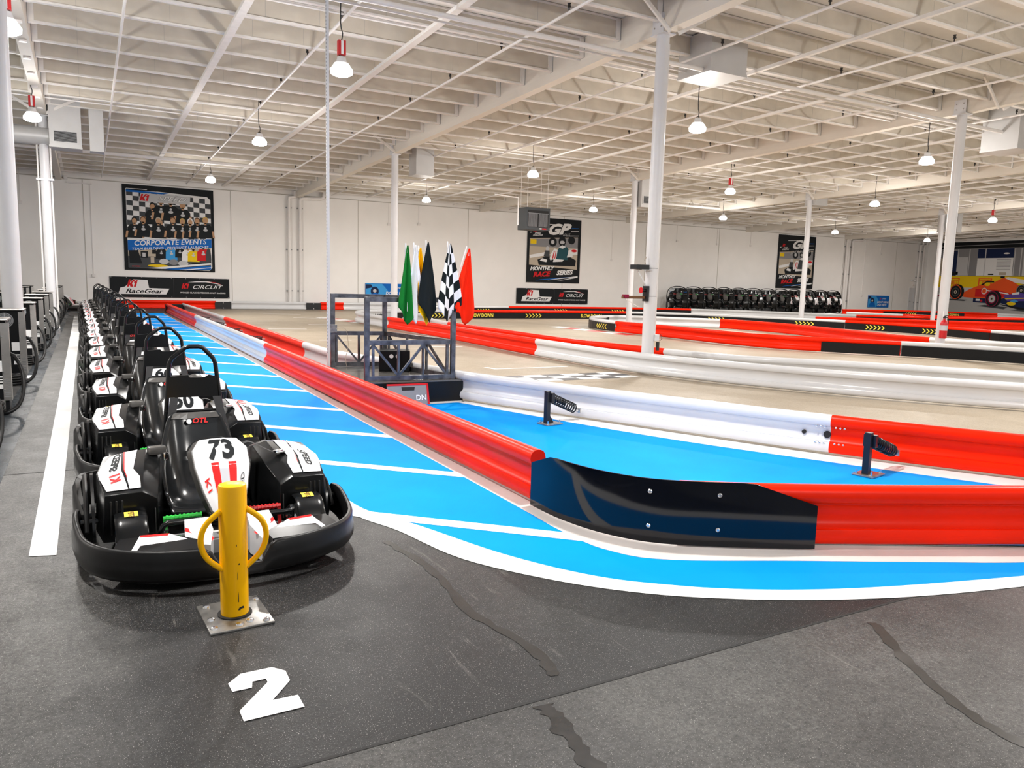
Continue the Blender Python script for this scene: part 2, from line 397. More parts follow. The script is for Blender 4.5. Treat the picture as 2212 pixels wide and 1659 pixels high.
paint('crack_repair', [(ragged([(3.3, 2.25), (3.05, 1.85), (2.9, 1.5), (2.9, 1.2)], .04), 'resin')], None, .0016)
# start line
cells_w, cells_b = [], []
for r in range(3):
    for c in range(11):
        x = 4.55 + c * .40 + r * .0; y = 10.74 + r * .263
        if x + .4 > 8.7: continue
        q = [(x, y), (x + .4, y), (x + .4, y + .263), (x, y + .263)]
        (cells_w if (r + c) % 2 else cells_b).append(q)
paint('start_line', [(q, 'white_paint') for q in cells_w] + [(q, 'black_paint') for q in cells_b], 'black and white chequered start line', .003)
paint('grid_box', [([(6.5, 12.86), (6.6, 12.86), (6.66, 12.6), (8.0, 12.6), (8.2, 12.62), (8.2, 12.52), (6.56, 12.52)], 'white_paint')], 'white grid bracket beyond the start line', .003)
for (xa, ya, xb, yb) in ((6.6, 34.3, 8.0, 33.3), (7.1, 30.8, 8.5, 30.2), (4.9, 28.4, 5.97, 28.5), (4.8, 24.1, 5.94, 24.0), (6.6, 26.4, 8.0, 26.05), (5.2, 19.7, 6.0, 19.55), (7.3, 17.4, 8.1, 17.2)):
    paint('grid_mark', [([(xa, ya - .07), (xb, yb - .07), (xb, yb + .07), (xa, ya + .07)], 'white_paint')], None, .003)
for (cx, cy_, ux, uy, nx, ny, nn) in ((8.0, 30.9, .15, -1., .35, .2, 9), (15.15, 24.6, .05, -1., .3, .1, 6)):
    for k in range(nn):
        a = Vector((cx + ux * k * .75, cy_ + uy * k * .75)); b = a + Vector((ux * .75, uy * .75))
        wv = Vector((.62, .25))
        paint('kerb_stripe', [([a, b, b + wv, a + wv], 'red_paint' if k % 2 else 'white_paint')], None, .003)

# walls
w = MB(); w.box(X0, 38.6, 0, X1 + .3, 38.9, 6.6, 'wall')
for x in (0.0, 6.05, 12.2, 18.4, 24.6, 30.7, 36.8, 43., 49.2, 55.3): w.box(x - .012, 38.585, 0, x + .012, 38.6, 5.54, 'groove')
w.box(X0, 38.575, 5.52, X1, 38.6, 5.56, 'groove')
wall_back = struct(w.build('wall_back', sm=0))
w = MB(); w.box(X1, Y0, 0, X1 + .3, 38.6, 6.9, 'wall'); struct(w.build('wall_right', sm=0))
w = MB(); w.box(X0 - .3, Y0, 0, X0, 38.9, 6.9, 'wall'); struct(w.build('wall_left', sm=0))
w = MB(); w.box(-3.5, 38.42, 0, .25, 38.6, .16, 'white_plastic'); w.box(-3.5, 38.50, .16, .25, 38.6, .30, 'white_plastic')
struct(w.build('baseboard_back', sm=0))
# ceiling deck, beams, joists, bridging and sprinkler lines
w = MB(); w.add([(X0, Y0, dz(Y0)), (X1, Y0, dz(Y0)), (X1, 38.7, dz(38.7)), (X0, 38.7, dz(38.7)), (X0, Y0, dz(Y0) + .2), (X1, Y0, dz(Y0) + .2), (X1, 38.7, dz(38.7) + .2), (X0, 38.7, dz(38.7) + .2)],
                 [(0, 1, 2, 3), (7, 6, 5, 4), (0, 4, 5, 1), (1, 5, 6, 2), (2, 6, 7, 3), (3, 7, 4, 0)], 'deck')
ceiling = struct(w.build('ceiling', sm=0))
for x in BX[1:-1]:
    w = MB()
    def bz(y): return 6.30 - .0225 * y
    ya, yb = Y0, 38.58
    v = []
    for y in (ya, yb):
        for dx, z in ((-.11, bz(y)), (.11, bz(y)), (.11, dz(y) - .005), (-.11, dz(y) - .005)): v.append((x + dx, y, z))
    w.add(v, [(0, 1, 2, 3), (7, 6, 5, 4), (0, 4, 5, 1), (1, 5, 6, 2), (2, 6, 7, 3), (3, 7, 4, 0)], 'beam')
    if x < 0:
        for k in range(9): w.lathe([(.07, -.03), (.07, 0.)], 'pipe', 16, Matrix.Translation((x, 15.4 + k * 1.22, bz(15.4 + k * 1.22) - .001)))
    w.build('roof_beam', ceiling, sm=0)
def joist_mesh(L_):
    w = MB(); a = .12
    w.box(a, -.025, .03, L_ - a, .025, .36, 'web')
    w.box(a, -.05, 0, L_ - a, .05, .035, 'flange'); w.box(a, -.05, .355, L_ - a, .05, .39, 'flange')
    for xa in (a, L_ - a - .10):
        w.box(xa, -.055, -.006, xa + .10, .055, .36, 'flange')
        w.box(xa + (.10 if xa > 1 else -.012), -.06, -.006, xa + (.112 if xa > 1 else 0), .06, .36, 'grille')
    x = .9
    while x < L_ - .5:
        w.box(x, -.027, .04, x + .008, .027, .352, 'groove'); x += 1.22 * (1 + .3 * math.sin(x))
    return w
proto = {}
far = MB()
for i in range(len(BX) - 1):
    L_ = BX[i + 1] - BX[i]
    for k in range(-7, 23):
        y = 11.26 + 1.216 * k
        if y < 2.5 or y > 38.5: continue
        vis = (i == 1 and y > 8) or (i == 2 and y > 6) or (i == 3 and y > 8.5) or (i == 4 and 10 < y < 37) and y < 24
        if vis:
            if i not in proto:
                proto[i] = joist_mesh(L_).build('joist', ceiling, sm=0); o = proto[i]
            else:
                o = proto[i].copy(); COL.objects.link(o)
            o.location = (BX[i], y, jz(y))
        else:
            jm = joist_mesh(L_); off = Vector((BX[i], y, jz(y)))
            for n_, mt in enumerate(jm.mats):
                far.add([Vector(p) + off for p in jm.v], [f for f, q in zip(jm.f, jm.m) if q == n_], mt)
o = far.build('joist', ceiling, sm=0); o['kind'] = 'stuff'
head = MB(); head.lathe([(.012, 0), (.012, .05), (.03, .055), (.03, .07), (.02, .10), (.035, .12)], 'dark', 8)
head_me = None
for i in range(len(BX) - 1):
    for off, kind in ((1.62, 's'), (3.42, 'w'), (5.0, 's'), (6.57, 'w'), (8.18, 's')):
        x = BX[i] + off; w = MB()
        if kind == 'w':
            ww = .07 if i == 1 else .04
            w.add([(x + sx * ww, y, jz(y) - .025 + t) for y in (2., 38.3) for sx, t in ((-1, -.045), (1, -.045), (1, .02), (-1, .02))],
                  [(0, 1, 2, 3), (7, 6, 5, 4), (0, 4, 5, 1), (1, 5, 6, 2), (2, 6, 7, 3), (3, 7, 4, 0)], 'flange')
            w.build('bridging_strip', ceiling, sm=0)
        else:
            w.tube([(x, 2., jz(2.) - .08), (x, 38.3, jz(38.3) - .08)], .026, 'pipe', 8)
            y = 4.
            while y < 38: w.tube([(x, y, jz(y) - .08), (x, y, jz(y) + .02)], .006, 'pipe', 5); y += 4.864
            pp = w.build('sprinkler_pipe', ceiling)
            if off > 1.7 or i > 1:
                y = 9.1
                while y < 38:
                    if head_me is None:
                        h_ = head.build('sprinkler_head', pp); head_me = h_.data
                    else:
                        h_ = bpy.data.objects.new('sprinkler_head', head_me); COL.objects.link(h_); h_.parent = pp
                    h_.location = (x, y, jz(y) - .055); y += 2.432
def hpipe(name, pts, r, n=10):
    w = MB(); w.tube(pts, r, 'pipe', n); return w.build(name, ceiling)
hpipe('main_pipe', [(X0, 30.6, 5.62), (X1, 30.6, 5.80)], .06, 12)
hpipe('main_pipe', [(X0, 12.05, 5.86), (X1, 12.05, 5.86)], .045, 12)
hpipe('conduit', [(X0, 12.55, 5.93), (X1, 12.55, 5.93)], .022)
hpipe('conduit', [(X0, 23.6, 5.97), (X1, 23.6, 5.97)], .02)
hpipe('conduit', [(X0, 13.8, 6.16), (X1, 13.8, 6.16)], .02)
for bx in BX[1:6]:
    for by in (11.3, 24.95):
        for sx in (-1, 1):
            w = MB(); w.bar((bx + sx * .1, by - .3, jz(by) - .22), (bx + sx * 1.05, by - .45, dz(by) - .06), .04, .07, 'flange'); w.build('sway_brace', ceiling, sm=0)

# ------------------------------------------------------------------ go-karts
def lerp(a, b, t): return a + (b - a) * t
POD = [  # v, outline outer->inner: outer-bottom, outer-top, inner-top, shoulder, inner-bottom
    (.60, [(-.615, .13), (-.600, .392), (-.412, .398), (-.338, .352), (-.33, .12)]),
    (.64, [(-.620, .13), (-.606, .412), (-.408, .418), (-.332, .372), (-.325, .12)]),
    (.86, [(-.645, .13), (-.632, .458), (-.388, .470), (-.305, .425), (-.30, .12)]),
    (1.10, [(-.605, .14), (-.588, .500), (-.358, .530), (-.272, .500), (-.265, .12)]),
    (1.17, [(-.590, .14), (-.570, .490), (-.352, .520), (-.268, .49), (-.262, .12)]),
    (1.42, [(-.540, .15), (-.50, .36), (-.33, .40), (-.268, .40), (-.262, .14)])]
def pod_top(s, t, sx, lift=.004):
    v = lerp(.625, 1.14, t)
    for (va, a), (vb, b) in zip(POD, POD[1:]):
        if va <= v <= vb:
            k = (v - va) / (vb - va); o = [lerp(a[1][i], b[1][i], k) for i in (0, 1)]; n_ = [lerp(a[2][i], b[2][i], k) for i in (0, 1)]
            return Vector((sx * -lerp(o[0], n_[0], s) * -1, v, lerp(o[1], n_[1], s) + lift))
def kart_proto():
    root = thing('go_kart', '', 'go-kart')
    # front bumper: loft along a horseshoe plan
    plan = [(.70, .98), (.725, .80), (.72, .62), (.68, .38), (.58, .20), (.42, .09), (.27, .035), (.14, .01), (.10, .006)]
    plan = plan + [(-x, y) for x, y in plan[::-1]]
    P = catmull([(x, y, 0) for x, y in plan], 3)
    secs = []
    for i, p in enumerate(P):
        t = (P[min(i + 1, len(P) - 1)] - P[max(i - 1, 0)]).normalized(); n_ = Vector((-t.y, t.x, 0))
        if n_.dot(p - Vector((0, .9, 0))) < 0: n_ = -n_
        ax = abs(p.x); zt = .228
        if ax < .15: zt = .228 - .10 * min(1, max(0, (.15 - ax) / .05))
        if p.y > .45: zt = .228 + .04 * min(1, (p.y - .45) / .3)
        if p.y > .86: zt = lerp(.268, .17, (p.y - .86) / .12)
        zb = .035 + (.02 if p.y < .5 else .02 + .05 * (p.y - .5))
        hh = zt - zb
        prof = [(.004, zb), (.026, zb + .012), (.040, zb + hh * .22), (.040, zb + hh * .50), (.032, zb + hh * .66), (.033, zt - .014), (.026, zt - .003), (.016, zt), (.006, zt - .004), (.002, zt - .02), (.006, zb + hh * .4), (-.01, zb + .01)]
        secs.append([p + n_ * d + Vector((0, 0, z)) for d, z in prof])
    w = MB(); w.loft(secs, 'kmatte'); fb = w.build('front_bumper', root, 50)
    for sx in (-1, 1):       # moulded openings in the bumper face
        w = MB(); w.prism([(0, 0), (.17, .015), (.25, .055), (.25, .07), (.02, .03)], -.004, .004, 'gap',
                          Matrix.Translation((sx * .20, .004, .10)) @ Matrix.Rotation(sx * .36, 4, 'Z') @ Matrix.Diagonal((sx, 1, 1, 1)) @ Matrix.Rotation(PI / 2, 4, 'X')); w.build('bumper_slot', fb, sm=0)
    for sx in (-1, 1):
        # side bumper: moulded wall with rail loops
        w = MB(); secs = []
        for v, u, zt in ((.84, .69, .20), (.95, .715, .245), (1.15, .738, .285), (1.35, .745, .31), (1.48, .735, .30), (1.56, .70, .26)):
            secs.append([Vector((sx * (u + d), v, z)) for d, z in ((-.03, .05), (.01, .05), (.022, .12), (.012, zt - .03), (-.004, zt), (-.03, zt - .01))])
        w.loft(secs, 'kmatte'); sb = w.build('side_bumper', root, 50)
        w = MB(); w.tube([(sx * .69, .72, .16), (sx * .69, .86, .275), (sx * .69, 1.15, .33), (sx * .69, 1.33, .345), (sx * .68, 1.42, .30), (sx * .68, 1.42, .2)], .013, 'kmatte', 8, smooth=3)
        for v in (.80, .92): w.tube([(sx * .60, v, .2), (sx * .72, v, .2)], .016, 'kblack', 8)
        w.build('side_rail', sb)
        w = MB(); q = [(.72, .10), (.72, .235), (.80, .31), (.92, .385), (1.0, .42), (1.05, .425), (1.09, .40), (1.10, .10)]
        w.prism(q, -.008, .008, 'kblack', Matrix.Translation((sx * .655, 0, 0)) @ Matrix(((0, 0, 1, 0), (1, 0, 0, 0), (0, 1, 0, 0), (0, 0, 0, 1)))); w.build('wheel_guard', root, 50)
        # pod
        w = MB(); w.loft([[Vector((sx * -u * -1, v, z)) for u, z in o] for v, o in POD], 'kblack')
        for k in range(3):
            u = -.572 + k * .028; w.box(sx * -(u) * -1 - .005, .592, .17, sx * -(u) * -1 + .005, .603, .36, 'gap')
        u = -.352; w.box(sx * u * 1 - .003, .585, .15, sx * u + .003, .61, .30, 'gap')
        pod = w.build('side_pod', root, 30)
        bvm = pod.modifiers.new('soft edges', 'BEVEL'); bvm.width = .012; bvm.segments = 2; bvm.limit_method = 'ANGLE'; bvm.angle_limit = math.radians(28)
        w = MB()
        def patch(st, mt, lift=.016):
            v = [pod_top(s, t, sx, lift) for s, t in st]; w.add(v, [tuple(range(len(v)))], mt)
        def fine(outline):       # split long edges so that the patch follows the lid
            r = []
            for i, a in enumerate(outline):
                b = outline[(i + 1) % len(outline)]
                for k in range(5): r.append((lerp(a[0], b[0], k / 5), lerp(a[1], b[1], k / 5)))
            return r
        def strips(left, right, mt, lift):
            """band between two edges given as s(t)"""
            ts = sorted(set([t for t, _ in left] + [t for t, _ in right] + [.0, .1, .2, .3, .457, .6, .7, .8, .9, .98]))
            lo = max(left[0][0], right[0][0]); hi = min(left[-1][0], right[-1][0]); ts = [t for t in ts if lo <= t <= hi]
            def ev(c, t):
                for (a, x), (b, y) in zip(c, c[1:]):
                    if a <= t <= b: return x + (y - x) * (t - a) / max(1e-6, b - a)
                return c[-1][1]
            v = []
            for t in ts: v += [pod_top(ev(left, t), t, sx, lift), pod_top(ev(right, t), t, sx, lift)]
            w.add(v, [(2 * i, 2 * i + 1, 2 * i + 3, 2 * i + 2) for i in range(len(ts) - 1)], mt)
        strips([(.0, .07), (.3, .01), (.6, .05), (.85, .17), (.90, .30)], [(.0, .62), (.90, .42)], 'kwhite', .006)
        strips([(.0, .66), (.98, .50)], [(.0, .95), (.25, .92), (.45, .78), (.98, .80)], 'kwhite', .006)
        strips([(.25, .62), (.98, .455)], [(.25, .635), (.98, .495)], 'kred', .007)
        st = w.build('pod_sticker', pod, sm=0)
        w = MB()
        def tp(x, y):   # lettering reads from the back towards the nose
            s0 = .34 - y * 1.0; t0 = .52 - x * 1.0
            return pod_top(max(0, min(1, s0)), max(0, min(1, t0)), sx, .010)
        tpr = tp if sx < 0 else (lambda x, y: tp(-x, y) if False else pod_top(max(0, min(1, .34 + y)), max(0, min(1, .52 + x)), sx, .010))
        w.text('K1', .24, lambda x, y: tpr(x - .28, y), 'kred', .4, .05, .55); w.build('logo_mark', pod, sm=0); w = MB()
        w.text('SPEED', .16, lambda x, y: tpr(x + .12, y), 'p_black', .3, .05, .75)
        w.build('logo_word', pod, sm=0)
        # front wheel and its cover
        w = MB(); mxw = Matrix.Translation((sx * .485, .555, .13)) @ Matrix.Rotation(PI / 2, 4, 'Y')
        w.lathe([(.06, -.07), (.105, -.07), (.124, -.055), (.13, -.02), (.13, .02), (.124, .055), (.105, .07), (.06, .07)], 'tyre', 28, mxw)
        wh = w.build('front_wheel', root, 30)
        w = MB(); w.lathe([(.03, -.072), (.062, -.068), (.062, .068), (.03, .072)], 'ksilver', 20, mxw); w.build('wheel_rim', wh)
        w = MB(); secs = []
        for k in range(9):
            a = lerp(.25, 2.75, k / 8); c_ = Vector((0, .555, .145)); R = .155
            p = c_ + Vector((0, -math.cos(a) * R * 1.02, math.sin(a) * R)); q = c_ + Vector((0, -math.cos(a) * (R - .012), math.sin(a) * (R - .012)))
            ring = []
            for d, m_ in ((-.080, .93), (-.070, .98), (-.045, 1.0), (.045, 1.), (.070, .98), (.080, .93)): ring.append(Vector((sx * .480 + d, c_.y + (p.y - c_.y) * m_, c_.z + (p.z - c_.z) * m_)))
            for d in (.078, -.078): ring.append(Vector((sx * .478 + d, q.y, q.z)))
            secs.append(ring)
        w.loft(secs, 'kblack'); fen = w.build('wheel_cover', root, 45)
        w = MB()
        def fp(x, y): a = 1.36 - y / .16; return Vector((sx * .478 + x, .555 - math.cos(a) * .159 * 1.02, .145 + math.sin(a) * .159))
        w.grid(lambda a, b: fp(-.034 + .068 * a, -.035 + .06 * b), 3, 5, 'yellow_ink')
        w.text('STEP', .030, lambda x, y: fp(y - .002, -x * .9) + Vector((0, -.0015, .0015)), 'p_brown', 0, .03, .75); w.build('step_sticker', fen, sm=0)
        # rear wheel
        w = MB(); w.lathe([(.06, -.1), (.12, -.1), (.138, -.08), (.14, 0), (.138, .08), (.12, .1), (.06, .1)], 'tyre', 24, Matrix.Translation((sx * .50, 1.56, .14)) @ Matrix.Rotation(PI / 2, 4, 'Y')); w.build('rear_wheel', root, 30)
        # low white nose panels
        w = MB()
        o = [(-.60, .235, .175), (-.545, .37, .215), (-.30, .315, .225), (-.165, .185, .215), (-.18, .095, .20), (-.36, .12, .195)]
        w.add([(sx * -u * -1, v, z) for u, v, z in o] + [(sx * u, v, .06) for u, v, z in o], [(0, 1, 2, 3, 4, 5)] + [(i, (i + 1) % 6, 6 + (i + 1) % 6, 6 + i) for i in range(6)], 'kblack')
        npn = w.build('nose_panel', root, 30)
        w = MB()
        def np_(u, v): return Vector((sx * u, v, .175 + (v - .235) * .28 + (u + .6) * .075 + .016))
        w.add([np_(*p) for p in ((-.50, .215), (-.45, .335), (-.31, .305), (-.19, .19), (-.20, .12), (-.36, .145))], [(0, 1, 2, 3, 4, 5)], 'kwhite')
        w.add([np_(*p) + Vector((0, 0, .002)) for p in ((-.45, .335), (-.31, .305), (-.32, .29), (-.45, .318))], [(0, 1, 2, 3)], 'kred')
        w.text('K1', .03, lambda x, y: np_(sx * (x + sx * -.38 - .05), .19 + y) + Vector((0, 0, .003)), 'kred', .4, .03, 1)
        w.text('SPEED', .022, lambda x, y: np_(sx * (x + sx * -.38 + .04), .19 + y) + Vector((0, 0, .003)), 'p_black', .3, .02, 1.1)
        w.build('panel_sticker', npn, sm=0)
        # wedge fairing by the pedals
        w = MB(); o = [(-.245, .20, .20), (-.225, .40, .27), (-.10, .40, .27), (-.095, .28, .235), (-.13, .13, .20)]
        w.add([(sx * u, v, z) for u, v, z in o] + [(sx * u, v, .07) for u, v, z in o], [(0, 1, 2, 3, 4)] + [(i, (i + 1) % 5, 5 + (i + 1) % 5, 5 + i) for i in range(5)], 'kwhite')
        w.add([(sx * u, v, z + .003) for u, v, z in ((-.235, .30, .235), (-.23, .33, .245), (-.10, .20, .212), (-.115, .17, .206))], [(0, 1, 2, 3)], 'kred')
        w.build('nose_wedge', root, sm=0)
        # pedal
        mt = 'green' if sx < 0 else 'pedal_red'; w = MB()
        w.tube([(sx * .10 - .03, .53, .25), (sx * .32 - .0, .53, .25)], .013, mt, 8)
        for k in range(9): w.tube([(sx * .10 + sx * .022 * k + sx * .02, .53, .25), (sx * .10 + sx * .022 * k + sx * .028, .53, .25)], .017, mt, 8)
        w.bar((sx * .31, .53, .25), (sx * .31, .50, .08), .016, .02, mt); w.bar((sx * .31, .50, .10), (sx * .17, .48, .10), .016, .02, mt)
        w.build('pedal', root)
        # shoulder strap from the hoop
        w = MB()
        w.grid(lambda a, b: Vector((sx * lerp(.13, .19, a) - .03 + (b - .5) * .05, lerp(1.375, 1.27, a), lerp(.80, .48, a))), 8, 1, 'strap')
        w.build('shoulder_strap', root, 0)
    # tubes across the foot well
    w = MB()
    w.tube([(-.36, .66, .12), (-.35, .44, .13), (-.33, .40, .25), (-.20, .42, .255), (.22, .42, .245), (.35, .42, .245), (.37, .48, .25), (.36, .66, .14)], .016, 'kblack', 10, smooth=3)
    w.build('foot_bar', root)
    w = MB(); w.box(-.40, .10, .04, .40, 1.75, .065, 'kblack'); w.tube([(-.36, .12, .08), (-.36, 1.75, .08)], .018, 'kblack'); w.tube([(.36, .12, .08), (.36, 1.75, .08)], .018, 'kblack')
    w.tube([(-.42, .56, .13), (.42, .56, .13)], .014, 'bolt', 8); w.tube([(-.5, 1.56, .14), (.5, 1.56, .14)], .02, 'kblack', 8)
    w.cbox((-.07, .45, .10), (.10, .14, .08), 'grille'); w.build('chassis', root)
    for k, (u, v) in enumerate(((-.33, .50), (.34, .50), (-.28, .36), (.42, .64))): w = MB(); w.tube([(u, v, .12), (u + .02, v, .19)], .008, 'bolt', 6); w.lathe([(.016, 0), (.016, .012)], 'bolt', 6, Matrix.Translation((u + .02, v, .185))); w.build('steering_link', root)
    # rear bumper
    w = MB(); secs = []
    for u, v in ((-.70, 1.50), (-.735, 1.62), (-.71, 1.70), (-.58, 1.775), (-.3, 1.80), (.3, 1.80), (.58, 1.775), (.71, 1.70), (.735, 1.62), (.70, 1.50)):
        d = Vector((u, v - 1.3, 0)).normalized()
        secs.append([Vector((u, v, 0)) + d * k + Vector((0, 0, z)) for k, z in ((-.03, .06), (.0, .05), (.02, .10), (.02, .22), (0, .275), (-.03, .28))])
    w.loft(secs, 'kmatte'); w.build('rear_bumper', root, 50)
    w = MB(); w.cbox((0, 1.55, .22), (.62, .36, .22), 'kblack', 0, .03); w.build('motor_cover', root)
    # seat
    st = [(.86, .165, .20, .02), (.90, .185, .205, .03), (.97, .165, .21, .07), (1.08, .17, .215, .11), (1.17, .24, .22, .13), (1.235, .36, .225, .12), (1.285, .50, .205, .08), (1.315, .61, .18, .05), (1.335, .68, .155, .03), (1.345, .705, .13, .01)]
    pts = catmull([(v, z, 0) for v, z, _, _ in st], 3); ww = catmull([(h_, g, 0) for _, _, h_, g in st], 3)
    def seat_pt(a, b):
        i = min(len(pts) - 1, int(round(a * (len(pts) - 1)))); p = pts[i]
        t = pts[min(i + 1, len(pts) - 1)] - pts[max(i - 1, 0)]; n_ = Vector((-t.y, t.x, 0)).normalized()
        x = (b - .5) * 2; lift = ww[i].y * abs(x) ** 3
        return Vector((-.045 + x * ww[i].x, p.x + n_.x * lift, p.y + n_.y * lift))
    w = MB(); w.grid(seat_pt, len(pts) - 1, 14, 'seat'); seat = w.build('seat', root, 60)
    so = seat.modifiers.new('shell', 'SOLIDIFY'); so.thickness = .014; so.offset = 1
    w = MB(); w.grid(lambda a, b: seat_pt(lerp(.86, .97, a), lerp(.12, .88, b) if a > .5 else lerp(.05, .95, b)) + Vector((0, -.017, .006)), 2, 6, 'kgrey')
    w.text('OTL', .030, lambda x, y: Vector((-.02 + x, 1.285 - .0 + y * .4, .655 + y)), 'kred', .2, .03, 1.2)
    w.lathe([(.016, 0), (.016, .002)], 'white_ink', 10, Matrix.Translation((-.085, 1.285, .653)) @ Matrix.Rotation(PI / 2 - .3, 4, 'X')); w.build('seat_badge', seat, sm=0)
    # roll hoop
    hoop = [(-.25, 1.40, .12), (-.235, 1.40, .45), (-.215, 1.40, .62), (-.182, 1.40, 1.02), (-.165, 1.40, 1.055), (-.085, 1.40, 1.122), (-.06, 1.40, 1.13), (0, 1.40, 1.13), (.025, 1.40, 1.122), (.085, 1.40, 1.055), (.10, 1.40, 1.02), (.14, 1.40, .62), (.165, 1.40, .45), (.18, 1.40, .12)]
    w = MB(); w.tube(hoop, .0145, 'kblack', 12)
    w.tube([(-.235, 1.40, .45), (-.26, 1.65, .12)], .013, 'kblack'); w.tube([(.165, 1.40, .45), (.19, 1.65, .12)], .013, 'kblack')
    w.tube([(-.215, 1.395, .705), (.14, 1.395, .705)], .010, 'kblack', 8)
    rh = w.build('roll_hoop', root)
    w = MB(); w.prism([(-.205, .80), (.112, .80), (.105, .93), (.055, .945), (.03, .928), (-.06, .928), (-.075, .946), (-.19, .935)], -.012, .012, 'kblack', Matrix.Translation((0, 1.39, 0)) @ Matrix.Rotation(PI / 2, 4, 'X')); w.build('head_panel', rh, sm=0)
    # steering wheel
    w = MB(); c_ = Vector((.005, .87, .525)); t1 = Vector((1, 0, 0)); t2 = Vector((0, .86, .50)).normalized()
    w.tube([c_ + t1 * math.cos(a) * .14 + t2 * math.sin(a) * .125 for a in [2 * PI * k / 28 for k in range(28)]], .019, 'kblack', 10, closed=True)
    w.bar(c_ - t1 * .13, c_ + t1 * .13, .05, .02, 'ksilver', t2); w.tube([c_, c_ + Vector((0, -.25, -.30))], .018, 'kblack'); w.build('steering_wheel', root)
    # number fairing
    sec = [(.79, .622, .085), (.775, .628, .105), (.70, .585, .150), (.60, .505, .148), (.52, .385, .118), (.455, .285, .082), (.44, .262, .06)]
    def nose_pt(i, b, lift=0.):
        k = max(0, min(len(sec) - 1.0001, i)); j = int(k); f = k - j
        v, z, hw = (lerp(sec[j][q], sec[j + 1][q], f) for q in range(3)); x = b * hw
        bul = .018 * (1 - b * b)
        return Vector((.012 + x, v - bul * .8 - lift * .7, z + bul * .5 + lift * .7))
    w = MB(); ss = []
    for j in range(len(sec)):
        fr = [nose_pt(j, -1 + 2 * k / 8) for k in range(9)]
        v, z, hw = sec[j]; bk = [Vector((.012 + b * (hw + .012), v + .055, z - .025)) for b in (1, .4, -.4, -1)]
        ss.append(fr + bk)
    w.loft(ss, 'kwhite'); nz = w.build('number_fairing', root, 30)
    w = MB(); w.loft([[p + Vector((0, .012, -.008)) for p in ([q[0] - Vector((.008, 0, 0)), q[8] + Vector((.008, 0, 0)), q[9] + Vector((.008, .03, 0)), q[12] + Vector((-.008, .03, 0))])] for q in ss], 'kgrey')
    w.build('fairing_edge', nz, 30)
    w = MB()
    for b0, b1, mt in ((-.44, -.16, 'kred'), (-.16, .20, 'ksilver'), (.20, .50, 'kred')):
        w = MB(); w.grid(lambda a, b: nose_pt(lerp(2.85, 6., a), lerp(b0, b1, b), .003), 10, 2, mt); w.build('stripe', nz, sm=0)
    w = MB()
    w.text('SPEED', .022, lambda x, y: nose_pt(4.0 - (x * 18), .74 + y * 7.5, .004), 'p_black', .2, .01, .8)
    w.text('K1', .03, lambda x, y: nose_pt(4.0 - (x - .036) * 18, .74 + y * 7.5, .004), 'kred', .3, .02, .8)
    w.text('K1', .03, lambda x, y: nose_pt(3.8 + (x) * 18, -.72 - y * 7.5, .004), 'kred', .3, .02, .8)
    w.grid(lambda a, b: nose_pt(.05 + .35 * a, -.5 + .9 * b, .004), 2, 4, 'p_black')
    w.build('fairing_lettering', nz, sm=0)
    # lap belt with a buckle thrown over the right pod
    w = MB(); bl = [Vector(p) for p in ((.14, 1.02, .50), (.22, 1.0, .555), (.30, .93, .525), (.37, .88, .495), (.44, .92, .49))]
    bl = catmull(bl, 4)
    w.grid(lambda a, b: bl[int(round(a * (len(bl) - 1)))] + Vector((0, (b - .5) * .05, 0)), len(bl) - 1, 1, 'strap')
    belt = w.build('lap_belt', root, 0)
    w = MB(); w.cbox((.385, .87, .505), (.06, .035, .014), 'chrome', .5, .004); w.build('belt_buckle', belt)
    w = MB(); w.cbox((-.30, 1.06, .53), (.10, .06, .05), 'kgrey', .3, .012); w.cbox((-.255, 1.0, .50), (.035, .03, .05), 'chrome', .3, .008); w.build('seat_latch', root)
    return root, nose_pt
KX, KY = .645, 4.0
kp, nose_pt = kart_proto()
kp.location = (KX, KY, 0); kp.rotation_euler.z = .012
nth = ['front', 'second', 'third', 'fourth', 'fifth', 'sixth', 'seventh', 'eighth', 'ninth', 'tenth', 'eleventh', 'twelfth', 'thirteenth', 'fourteenth', 'fifteenth', 'sixteenth']
karts = [kp]
for i in range(1, 16): karts.append(copy_tree(kp))
for i, k in enumerate(karts):
    k.location = (KX - .035 * (max(0, i - 7) * .45) - .006 * i, KY + 1.90 * i, 0)
    k.rotation_euler.z = .012 + (.012 * math.sin(i * 2.3) if i else 0)
    k['group'] = 'go-karts parked in a row'
    k['label'] = ('black go-kart with number 73 at the front of the row, behind the yellow bollard' if i == 0 else
                  'black go-kart numbered 50, second in the row right behind kart 73' if i == 1 else
                  'black go-kart numbered 66, third in the parked row' if i == 2 else
                  'black and white go-kart, last of the parked row next to the red barrier' if i == 15 else
                  'black and white go-kart, %s from the front in the parked row' % nth[i])
for i, num in ((0, '73'), (1, '50'), (2, '66')):
    nz = [c for c in karts[i].children if c.name.startswith('number_fairing')][0]
    w = MB(); w.text(num, .088, lambda x, y: nose_pt(2.0 - y * 16.5, x / .150, .005), 'p_black', .05, .05, 1.32)
    w.build('kart_number', nz, sm=0)
